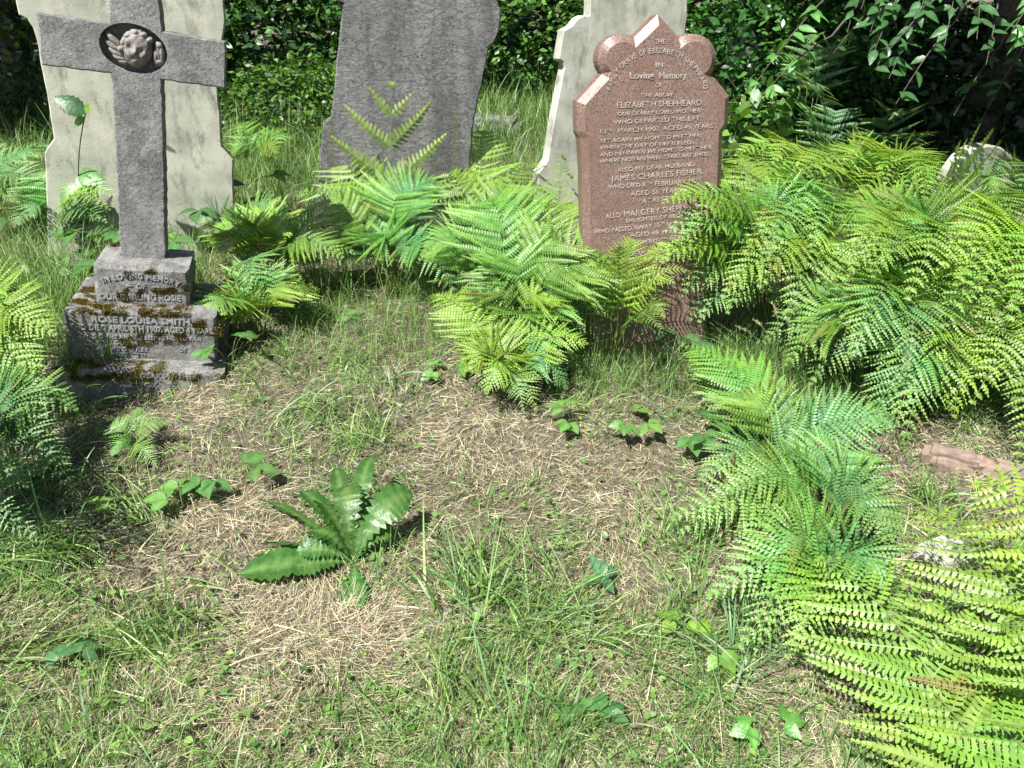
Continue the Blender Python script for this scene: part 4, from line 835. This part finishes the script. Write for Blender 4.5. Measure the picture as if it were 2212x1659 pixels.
def inside_stones(x, y): return (x > -1.95) & (x < -1.2) & (y < 3.3) & (y - 2.68 > (x + 1.55) * .3)
def palette(n, cols, var=.18):
    cols = np.array(cols); i = RS.randint(0, len(cols), n); return np.abs(cols[i] * RS.uniform(1 - var * 1.6, 1 + var * 1.4, (n, 1)) * (1 + RS.normal(0, .05, (n, 3))))
SC = [(.50, .42, .29), (.60, .52, .37), (.38, .30, .215), (.46, .40, .28), (.22, .165, .12), (.64, .57, .44), (.30, .235, .17), (.42, .43, .24)]
GC = [(.16, .27, .07), (.12, .215, .05), (.20, .31, .09), (.26, .36, .14), (.14, .23, .08), (.07, .14, .035)]
def patch(x, y):
    return np.clip(.5 + .9 * (np.sin(9.3 * x + 2.2 * np.sin(5 * y)) * np.sin(8.1 * y + 2 * np.sin(4.3 * x + 1)) + .6 * np.sin(21 * x + 1) * np.cos(19 * y + 2 * np.sin(7 * x))), .08, 1.5)
def litter(n, name, Lr, wr, cols, keep, zr, tl, material, segs=2, mixn=.78, pw=0.):
    x, y = sample(n, mixn); px, py = px_of(x, y); k = keep(px, py) * (1 - pw + pw * patch(x, y)) > RS.rand(len(x)); k &= ~inside_stones(x, y); x, y = x[k], y[k]; m_ = len(x); dist = np.sqrt(x * x + y * y + 2)
    az = RS.uniform(0, 6.283, m_) + .0; clump = np.sin(x * 7 + 2) * np.cos(y * 6) * 2.5; az = np.where(RS.rand(m_) < .45, clump + RS.normal(0, .45, m_), az)
    z = hgt(x, y) + RS.uniform(zr[0], zr[1], m_)
    L = RS.uniform(Lr[0], Lr[1], m_); w = RS.uniform(wr[0], wr[1], m_) * (.55 + .22 * dist)
    return blades(name, np.stack([x, y, z], 1), L, w, az, RS.normal(tl[0], tl[1], m_), RS.normal(tl[2], tl[3], m_), palette(m_, cols), segs, material)
def join(name, parts, material, label, cat='grass'):
    n = 0; V = []; Fc = []; C = []
    for v, f, c in parts: V.append(v); Fc.append(f + n); C.append(c); n += len(v)
    o = mesh_np(name, np.concatenate(V), np.concatenate(Fc), 4, material, None, np.concatenate(C)); tag(o, label, cat, kind='stuff'); return o
sw = lambda px, py: gsum(px, py, STRAW); lw = lambda px, py: gsum(px, py, LUSH)
parts = [litter(210000, 's', (.015, .065), (.0007, .0017), SC, lambda px, py: np.clip(.55 + .6 * sw(px, py) - .25 * lw(px, py), .2, 1), (0, .016), (1.5, .25, .1, .7), None, 3),
         litter(3500, 's', (.06, .16), (.0015, .0032), SC, lambda px, py: np.clip(.3 + .7 * sw(px, py), 0, 1), (.004, .02), (1.45, .12, .15, .15), None, 4)]
join('straw_litter', parts, M['straw'], 'dry cut straw matted over the ground')
gk = lambda px, py: np.clip(.47 - .72 * sw(px, py) + .6 * lw(px, py), .03, 1)
parts = [litter(210000, 'g', (.015, .055), (.0011, .0028), GC + [(.34, .40, .19), (.42, .44, .25)], gk, (0, .012), (1.1, .35, .5, .5), None, 3, pw=.6),
         litter(52000, 'g', (.06, .17), (.002, .0048), GC, lambda px, py: gk(px, py) ** 1.6, (0, .01), (.6, .35, 1.3, .5), None, 6, pw=1.),
         litter(3400, 'g', (.14, .28), (.004, .0075), [(.14, .26, .06), (.12, .24, .08)], lambda px, py: gk(px, py) ** 2, (0, .01), (.5, .3, 1.5, .4), None, 8, pw=1.)]
join('short_grass', parts, M['grass'], 'short green grass growing through the straw')
# taller grass round the stones and behind
def tall(n, x0, x1, y0, y1, Lr, wr, keep=None, cols=GC, tl=(.15, .15, .7, .4)):
    x = RS.uniform(x0, x1, n); y = RS.uniform(y0, y1, n); k = ~inside_stones(x, y)
    if keep: k &= keep(x, y) > RS.rand(n)
    x, y = x[k], y[k]; m_ = len(x); return blades('t', np.stack([x, y, hgt(x, y)], 1), RS.uniform(*Lr, m_), RS.uniform(*wr, m_), RS.uniform(0, 6.283, m_), np.abs(RS.normal(tl[0], tl[1], m_)), RS.normal(tl[2], tl[3], m_), palette(m_, cols, .25), 5, None)
parts = [tall(6500, -4.2, -.7, 3.3, 6, (.12, .42), (.003, .006)), tall(1500, -.7, .3, 3.3, 6, (.08, .25), (.003, .006)), tall(26000, -4, 3.2, 5.0, 9.5, (.12, .34), (.004, .009)), tall(9000, -5, 3.5, 6, 11, (.2, .5), (.006, .012)),
         tall(3500, -2.6, -1.55, 2.5, 3.6, (.15, .42), (.003, .005)), tall(1100, -.6, .6, 2.9, 3.8, (.06, .18), (.002, .004)), tall(1800, .15, .9, 2.45, 2.95, (.06, .20), (.002, .0035)),
         tall(3200, .9, 1.9, 2.3, 3.0, (.08, .24), (.002, .004)), tall(900, -1.0, -.3, 2.7, 3.3, (.06, .18), (.002, .004)), tall(5000, 1, 4, 3, 6, (.1, .3), (.003, .006))]
join('tall_grass', parts, M['grass'], 'uncut green grass between and behind the gravestones')
# combed grass tussocks and long arching blades, each one a thing
def tussock(px, py, n, L, az0, spread, label, tilt=1.0, wd=(.003, .006), cols=GC, z=0.):
    b = ground_pt(px, py); x = b[0] + RS.normal(0, .055, n); y = b[1] + RS.normal(0, .045, n)
    v, f, c = blades('t', np.stack([x, y, hgt(x, y)], 1), RS.uniform(.5, 1.1, n) * L, RS.uniform(*wd, n), RS.normal(az0, spread, n), np.abs(RS.normal(tilt, .22, n)), RS.normal(.9, .4, n), palette(n, cols), 8, None)
    o = mesh_np('grass_tussock', v, f, 4, M['grass'], None, c, origin=b); tag(o, label, 'grass', 'tussocks of long grass in the cut ground')
tussock(-30, 1215, 130, .30, .0, .35, 'long combed grass tussock sweeping in from the left edge')
tussock(160, 1190, 90, .26, -.9, .5, 'combed grass tussock below the blue-green fern, fanning down to the left')
tussock(330, 1120, 60, .24, 2.6, .6, 'loose grass tuft between the bramble and the left edge ferns')
tussock(350, 1400, 110, .20, 2.9, .5, 'dark combed grass tuft left of the big straw patch')
tussock(390, 1310, 50, .24, -1.2, .5, 'grass tuft of pale green blades above the dark combed tuft')
tussock(60, 1430, 90, .22, .3, .6, 'bright grass tussock near the lower left corner')
tussock(1010, 1310, 60, .30, 1.6, .8, 'tall arching grass tuft in the middle of the foreground', .8, (.004, .008))
tussock(1200, 1330, 70, .26, 1.2, 1.2, 'bright grass tuft right of the tall arching one', .9)
tussock(980, 1560, 60, .22, 1.8, 1., 'grass tuft at the bottom edge near the centre', .9)
tussock(1640, 1430, 60, .30, 1.5, .8, 'tall grey-green grass blades left of the near fern', .7, (.004, .007), [(.12, .22, .09), (.10, .20, .07)])
tussock(420, 640, 60, .30, 1.0, 1.5, 'grass tuft behind the right side of the cross base', .3)
tussock(890, 640, 90, .28, 0, 3., 'dark grass tuft under the bracken in front of the grey headstone', .35)
tussock(1230, 800, 120, .24, 0, 3., 'grass growing at the left foot of the red granite headstone', .3, (.002, .004))
tussock(1640, 800, 160, .30, 0, 3., 'pale fine grass tuft in front of the dark hollow in the bracken', .45, (.002, .004), [(.16, .27, .09), (.22, .33, .12)])
tussock(780, 960, 80, .18, 1.5, 1.2, 'grass tuft on the slope above the dandelion', .5)
tussock(1460, 1160, 60, .22, 1.5, 1.5, 'grass tuft left of the spreading bracken', .5)
tussock(2010, 1090, 60, .16, 1.5, 1.5, 'broad-bladed grass below the kerb at the right', .5, (.005, .009))
# flowering grass stems behind and beside the stones
def stalks(px, py, tops, label):
    b = ground_pt(px, py); a = Acc()
    for (tx, ty, z) in tops:
        P2 = G(tx, ty, z); C = bez(b + [random.gauss(0, .03), 0, 0], (b + P2) / 2 + [0, 0, .15], P2, 10); tube(a, C, .0012, 4, (.20, .24, .10))
        for k in range(26):
            t = k / 26; p = C[-1] * (1 - t) + C[-3] * t; d = nrm(RS.normal(0, 1, 3) + [0, 0, .8]); s_ = nrm(np.cross(d, RS.normal(0, 1, 3))) * .0018; L_ = .010 + .008 * t
            a.add([p - s_, p + s_, p + d * L_], [[0, 1, 2]], (.42, .38, .22))
    o = a.build('flowering_grass', M['grass'], None, origin=b); tag(o, label, 'grass', 'flowering grass stems')
stalks(630, 420, [(605, 205, .55), (625, 225, .5), (648, 240, .5)], 'flowering grass stems between the cream and dark grey headstones')
stalks(540, 440, [(560, 195, .6), (525, 215, .6), (500, 260, .5)], 'flowering grass stems right of the cream headstone')
stalks(100, 340, [(75, 130, .6), (85, 60, .7)], 'flowering grass stems left of the cream headstone')
stalks(1700, 870, [(1590, 705, .28), (1625, 690, .3), (1668, 655, .35)], 'pale flowering grass stems in front of the dark hollow')
# scattered clover-like ground leaves
def groundcover():
    x, y = sample(7000, .8); px, py = px_of(x, y); k = np.clip(.45 + .6 * lw(px, py) - .5 * sw(px, py), .02, 1) > RS.rand(len(x)); k &= ~inside_stones(x, y); x, y = x[k], y[k]; n = len(x); a = Acc()
    u, w = leaf_tmpl('heart', 6)
    az = RS.uniform(0, 6.28, n); tl = RS.uniform(-.2, .5, n); d = np.stack([np.cos(az) * np.cos(tl), np.sin(az) * np.cos(tl), np.sin(tl)], 1); B = np.stack([-np.sin(az), np.cos(az), RS.normal(0, .25, n)], 1); L = RS.uniform(.007, .021, n)
    base = np.stack([x, y, hgt(x, y) + RS.uniform(.004, .035, n)], 1); mid = base[:, None] + d[:, None] * (u[None] * L[:, None])[..., None]; wv = (w[None] * (L * .42)[:, None])[..., None]; up = np.array([0, 0, 1.]) * wv * .3
    V = np.stack([mid + B[:, None] * wv + up, mid, mid - B[:, None] * wv + up], 2).reshape(-1, 3); b = (np.arange(n) * 18)[:, None]; q = (np.arange(5) * 3)[None]
    F1 = np.stack([b + q, b + q + 1, b + q + 4, b + q + 3], -1).reshape(-1, 4); F2 = np.stack([b + q + 1, b + q + 2, b + q + 5, b + q + 4], -1).reshape(-1, 4)
    c = np.repeat(palette(n, [(.15, .28, .06), (.11, .23, .05), (.20, .33, .09), (.08, .18, .05)]), 18, 0)
    o = mesh_np('ground_cover', V, np.concatenate([F1, F2]), 4, M['leaf'], None, c); tag(o, 'small round weed leaves scattered through the grass', 'plants', kind='stuff')
groundcover()
# a few dry sticks
def stick(a, b, r, label):
    P0, P1 = ground_pt(*a, .015), ground_pt(*b, .02); ac = Acc(); C = bez(P0, (P0 + P1) / 2 + [random.gauss(0, .01), random.gauss(0, .01), .01], P1, 8); tube(ac, C, np.linspace(r, r * .5, 8), 6, (.5, .4, .3)); o = ac.build('dry_stick', M['straw'], None, origin=P0); tag(o, label, 'stick')
stick((480, 1440), (580, 1408), .0025, 'pale curved dry stem lying left of the straw patch')
stick((590, 1340), (660, 1370), .003, 'broad dry straw stem on the big straw patch')

# ================================================================ SHRUBS AND TREES
def leafcloud(n, cs, L, col, droop=.2, wr=.5, flat=.5):
    """n leaves spread over ellipsoids cs = [(centre, radii)] ; six-point leaves with a folded midrib"""
    w_ = np.array([r[0] * r[2] for c, r in cs]); idx = RS.choice(len(cs), n, p=w_ / w_.sum()); ctr = np.array([c for c, r in cs])[idx]; rad = np.array([r for c, r in cs])[idx]
    u = nrm(RS.normal(0, 1, (n, 3))); rr_ = RS.uniform(.35, 1., (n, 1)) ** .5; bumpy = 1 + .18 * np.sin(u[:, :1] * 7 + idx[:, None]) * np.cos(u[:, 2:] * 6 + idx[:, None] * 2)
    P = ctr + u * rad * rr_ * bumpy
    d = nrm(RS.normal(0, 1, (n, 3)) * [1, 1, .5] + [0, 0, -droop] + u * .5); N = nrm(RS.normal(0, .5, (n, 3)) + [0, 0, flat] + u * .4); N = nrm(N - d * np.sum(N * d, 1, keepdims=True)); B = np.cross(d, N)
    l = (L * RS.uniform(.6, 1.3, n))[:, None]; w = l * wr
    V = np.stack([P, P + d * l * .4 + B * w * .5 + N * w * .12, P + d * l, P + d * l * .4 - B * w * .5 + N * w * .12, P + d * l * .75 + B * w * .3 + N * w * .05 - N * l * .04, P + d * l * .75 - B * w * .3 + N * w * .05 - N * l * .04, P + d * l * .45], 1).reshape(-1, 3)
    b = (np.arange(n) * 7)[:, None]; T4 = np.array([[0, 6, 1, 1], [6, 4, 1, 1], [6, 2, 4, 4], [0, 3, 6, 6], [6, 3, 5, 5], [6, 5, 2, 2]])[:, :3]
    Fc = (b[:, None, :] + T4[None]).reshape(-1, 3); c = np.repeat(palette(n, col, .22), 7, 0); return V, Fc, c
def shrub(name, label, root, cs, n, L, col, group=None, stems=4, cat='shrub', trunk_r=.012):
    root = np.array(root, float); e = empty(name, tuple(root)); tag(e, label, cat, group)
    v, f, c = leafcloud(n, cs, L, col); mesh_np('foliage', v, f, 3, M['dark_leaf'], e, c, origin=root)
    a = Acc()
    for k in range(stems):
        c_, r_ = cs[k % len(cs)]; tgt = np.array(c_) + np.array(r_) * RS.uniform(-.5, .5, 3); tube(a, bez(root + [random.gauss(0, .05), random.gauss(0, .05), -.05], (root + tgt) / 2 + [random.gauss(0, .1), 0, .2], tgt, 9), np.linspace(trunk_r, trunk_r * .3, 9), 6, (.1, .08, .06))
    a.build('stem', M['bark'], e, origin=root); return e
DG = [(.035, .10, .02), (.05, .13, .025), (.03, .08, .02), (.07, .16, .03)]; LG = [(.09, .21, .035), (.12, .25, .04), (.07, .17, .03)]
SG = 'shrubs along the back of the graves'
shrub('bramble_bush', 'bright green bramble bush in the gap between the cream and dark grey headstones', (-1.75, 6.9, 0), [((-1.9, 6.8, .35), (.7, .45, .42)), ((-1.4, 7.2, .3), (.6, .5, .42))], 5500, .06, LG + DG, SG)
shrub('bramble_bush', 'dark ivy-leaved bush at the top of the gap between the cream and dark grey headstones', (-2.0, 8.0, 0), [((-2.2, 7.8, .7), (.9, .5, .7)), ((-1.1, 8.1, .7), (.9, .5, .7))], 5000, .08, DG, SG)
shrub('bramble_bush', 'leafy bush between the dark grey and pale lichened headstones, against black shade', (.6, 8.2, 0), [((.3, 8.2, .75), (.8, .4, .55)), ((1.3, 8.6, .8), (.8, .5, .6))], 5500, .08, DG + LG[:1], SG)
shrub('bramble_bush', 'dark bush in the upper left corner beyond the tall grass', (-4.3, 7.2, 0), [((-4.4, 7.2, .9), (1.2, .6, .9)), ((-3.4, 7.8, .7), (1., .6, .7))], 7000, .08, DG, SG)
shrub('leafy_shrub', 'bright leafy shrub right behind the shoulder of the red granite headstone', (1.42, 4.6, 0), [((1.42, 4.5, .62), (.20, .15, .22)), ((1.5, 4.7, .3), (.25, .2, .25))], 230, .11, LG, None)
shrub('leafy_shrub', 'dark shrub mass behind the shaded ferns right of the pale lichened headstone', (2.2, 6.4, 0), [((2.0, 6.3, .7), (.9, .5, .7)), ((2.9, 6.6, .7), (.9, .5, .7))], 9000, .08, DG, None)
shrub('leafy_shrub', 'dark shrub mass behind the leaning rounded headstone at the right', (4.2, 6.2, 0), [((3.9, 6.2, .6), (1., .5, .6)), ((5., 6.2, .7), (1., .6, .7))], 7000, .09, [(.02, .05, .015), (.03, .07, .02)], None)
# overhanging tree whose leaf sprays hang into the upper right
def big_leaf_tree():
    root = np.array([3.6, 6.0, 0.]); e = empty('broadleaf_tree', tuple(root)); tag(e, 'tree at the upper right whose sprays of large pointed leaves hang into the dark hollow', 'tree')
    tr = Acc(); tube(tr, bez(root + [0, 0, -.2], root + [.2, .3, 1.5], root + [.1, .2, 4.2], 14), np.linspace(.16, .07, 14), 12, (.1, .1, .1)); tr.build('trunk', M['bark'], e, origin=root)
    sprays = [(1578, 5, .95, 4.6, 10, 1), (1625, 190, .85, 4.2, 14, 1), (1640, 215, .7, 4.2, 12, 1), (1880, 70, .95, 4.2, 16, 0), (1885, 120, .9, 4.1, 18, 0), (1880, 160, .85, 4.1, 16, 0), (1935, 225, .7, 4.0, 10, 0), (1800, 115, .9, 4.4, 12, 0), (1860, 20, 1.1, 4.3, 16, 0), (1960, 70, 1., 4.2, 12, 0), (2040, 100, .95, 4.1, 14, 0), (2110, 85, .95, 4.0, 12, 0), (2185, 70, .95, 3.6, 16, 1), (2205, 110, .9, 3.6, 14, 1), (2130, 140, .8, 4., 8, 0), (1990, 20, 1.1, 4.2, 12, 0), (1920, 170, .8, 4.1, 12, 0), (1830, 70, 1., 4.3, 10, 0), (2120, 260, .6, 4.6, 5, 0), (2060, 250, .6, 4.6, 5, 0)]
    br = Acc(); lf = Acc(); rr = random.Random(5)
    hub = root + [.05, .1, 2.3]
    for (px, py, z, dist, n, lit_spray) in sprays:
        d = ray(px, py); P = CAM + d * (dist / d[1]); st = P + np.array([rr.uniform(.15, .5), rr.uniform(.2, .5), rr.uniform(.25, .5)])
        tube(br, bez(hub, (hub + st) / 2 + [0, 0, .3], st, 8), np.linspace(.018, .006, 8), 6, (.1, .1, .1)); C = bez(st, (st + P) / 2 + [0, 0, .08], P, 8); tube(br, C, np.linspace(.005, .002, 8), 5, (.1, .1, .1))
        for k in range(n):
            t = rr.uniform(.25, 1.); c0 = bez(st, (st + P) / 2 + [0, 0, .08], P, 21)[int(t * 20)]; az = rr.uniform(0, 6.28); dd = np.array([math.cos(az), math.sin(az) * .8 - .2, rr.uniform(-.9, .1)])
            add_leaf(lf, c0, dd, (rr.gauss(0, .3), -.5 + rr.gauss(0, .3), .8), rr.uniform(.06, .11), rr.uniform(.03, .048), 'ovate', 9, .18, .22, .03, ((.09, .21, .05) if lit_spray else (.04, .105, .03)), rr.randint(0, 9999))  # leaf colour carries the light: brighter for sunlit sprays, darker for shaded ones
    br.build('branch', M['bark'], e, origin=root); lf.build('foliage', M['leaf'], e, origin=root)
    v, f, c = leafcloud(22000, [((3.3, 5.2, 3.1), (2.0, 1.7, .9)), ((5.3, 5.6, 3.0), (1.9, 1.8, 1.2)), ((2.4, 6.7, 3.4), (1.6, 1.5, 1.0)), ((3.7, 5.6, 4.4), (2.4, 2.2, 1.2)), ((4.9, 4.0, 2.6), (1.3, 1., .8)), ((2.5, 4.6, 2.7), (1.1, .9, .6))], .2, DG)  # unseen canopy above the frame, spread to keep the right background dark
    mesh_np('shade_crown', v, f, 3, M['dark_leaf'], e, c, origin=root)
big_leaf_tree()
def tree(label, x, y, h, cs, n, L=.2, r=.16, lean=(0, 0)):
    root = np.array([x, y, float(hgt(x, min(y, 14)))]); e = empty('woodland_tree', tuple(root)); tag(e, label, 'tree', 'trees shading the back of the graveyard')
    a = Acc(); tube(a, bez(root + [0, 0, -.3], root + [lean[0], lean[1], h * .4], root + [lean[0] * 2, lean[1] * 2, h], 16), np.linspace(r, r * .35, 16) * (1 + .25 * np.exp(-np.linspace(0, 12, 16))), 12, (.1, .1, .1))
    for k, (c, rd) in enumerate(cs): tube(a, bez(root + [lean[0], lean[1], h * .45], (root + np.array(c)) / 2 + [0, 0, h * .25], c, 8), np.linspace(r * .35, .02, 8), 7, (.1, .1, .1))
    a.build('trunk', M['bark'], e, origin=root); v, f, c = leafcloud(n, cs, L, DG); mesh_np('shade_crown', v, f, 3, M['dark_leaf'], e, c, origin=root)  # canopy sits above the frame, added to block sun and sky behind
tree('dark woodland tree beyond the upper left corner, its unseen canopy added for shade', -5.2, 8.5, 5.5, [((-5.4, 6.6, 3.4), (1.7, 1.6, 1.2)), ((-4.6, 8.2, 3.8), (2.2, 1.8, 1.4)), ((-6.8, 8, 3.6), (1.8, 1.8, 1.5))], 20000, .24)
tree('dark woodland tree behind the dark grey headstone, its unseen canopy added for shade', -1.2, 10.5, 6, [((-2.2, 8.0, 3.2), (1.9, .9, .8)), ((-1.6, 9.3, 3.2), (2.2, 1.4, 1.2)), ((-.2, 10.6, 3.8), (2.2, 1.8, 1.5)), ((-2.6, 10.8, 4.6), (2., 1.8, 1.5))], 20000, .24)
tree('dark woodland tree behind the pale lichened headstone, its unseen canopy added for shade', 2.0, 10.5, 6, [((1.6, 9.3, 3.2), (1.9, 1.5, 1.1)), ((3.4, 10, 3.5), (2.2, 1.8, 1.4)), ((2., 11, 5), (2.4, 2, 1.5))], 20000, .24)
tree('dark woodland tree beyond the right edge, its unseen canopy added for shade', 7.5, 7.6, 6, [((6.9, 7.6, 3.2), (2., 2., 1.4)), ((8.4, 8.4, 3.8), (2.2, 2, 1.6))], 14000, .24)
# dense woodland undergrowth further back, uncountable
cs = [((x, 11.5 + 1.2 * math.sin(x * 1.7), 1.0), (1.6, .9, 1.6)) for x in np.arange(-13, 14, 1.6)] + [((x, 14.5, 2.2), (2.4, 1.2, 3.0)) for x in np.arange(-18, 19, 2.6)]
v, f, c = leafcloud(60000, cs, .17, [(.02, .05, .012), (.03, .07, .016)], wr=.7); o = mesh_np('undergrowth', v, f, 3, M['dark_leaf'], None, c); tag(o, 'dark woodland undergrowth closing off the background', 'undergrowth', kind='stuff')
# trees on the far side closing the sky low behind the wood
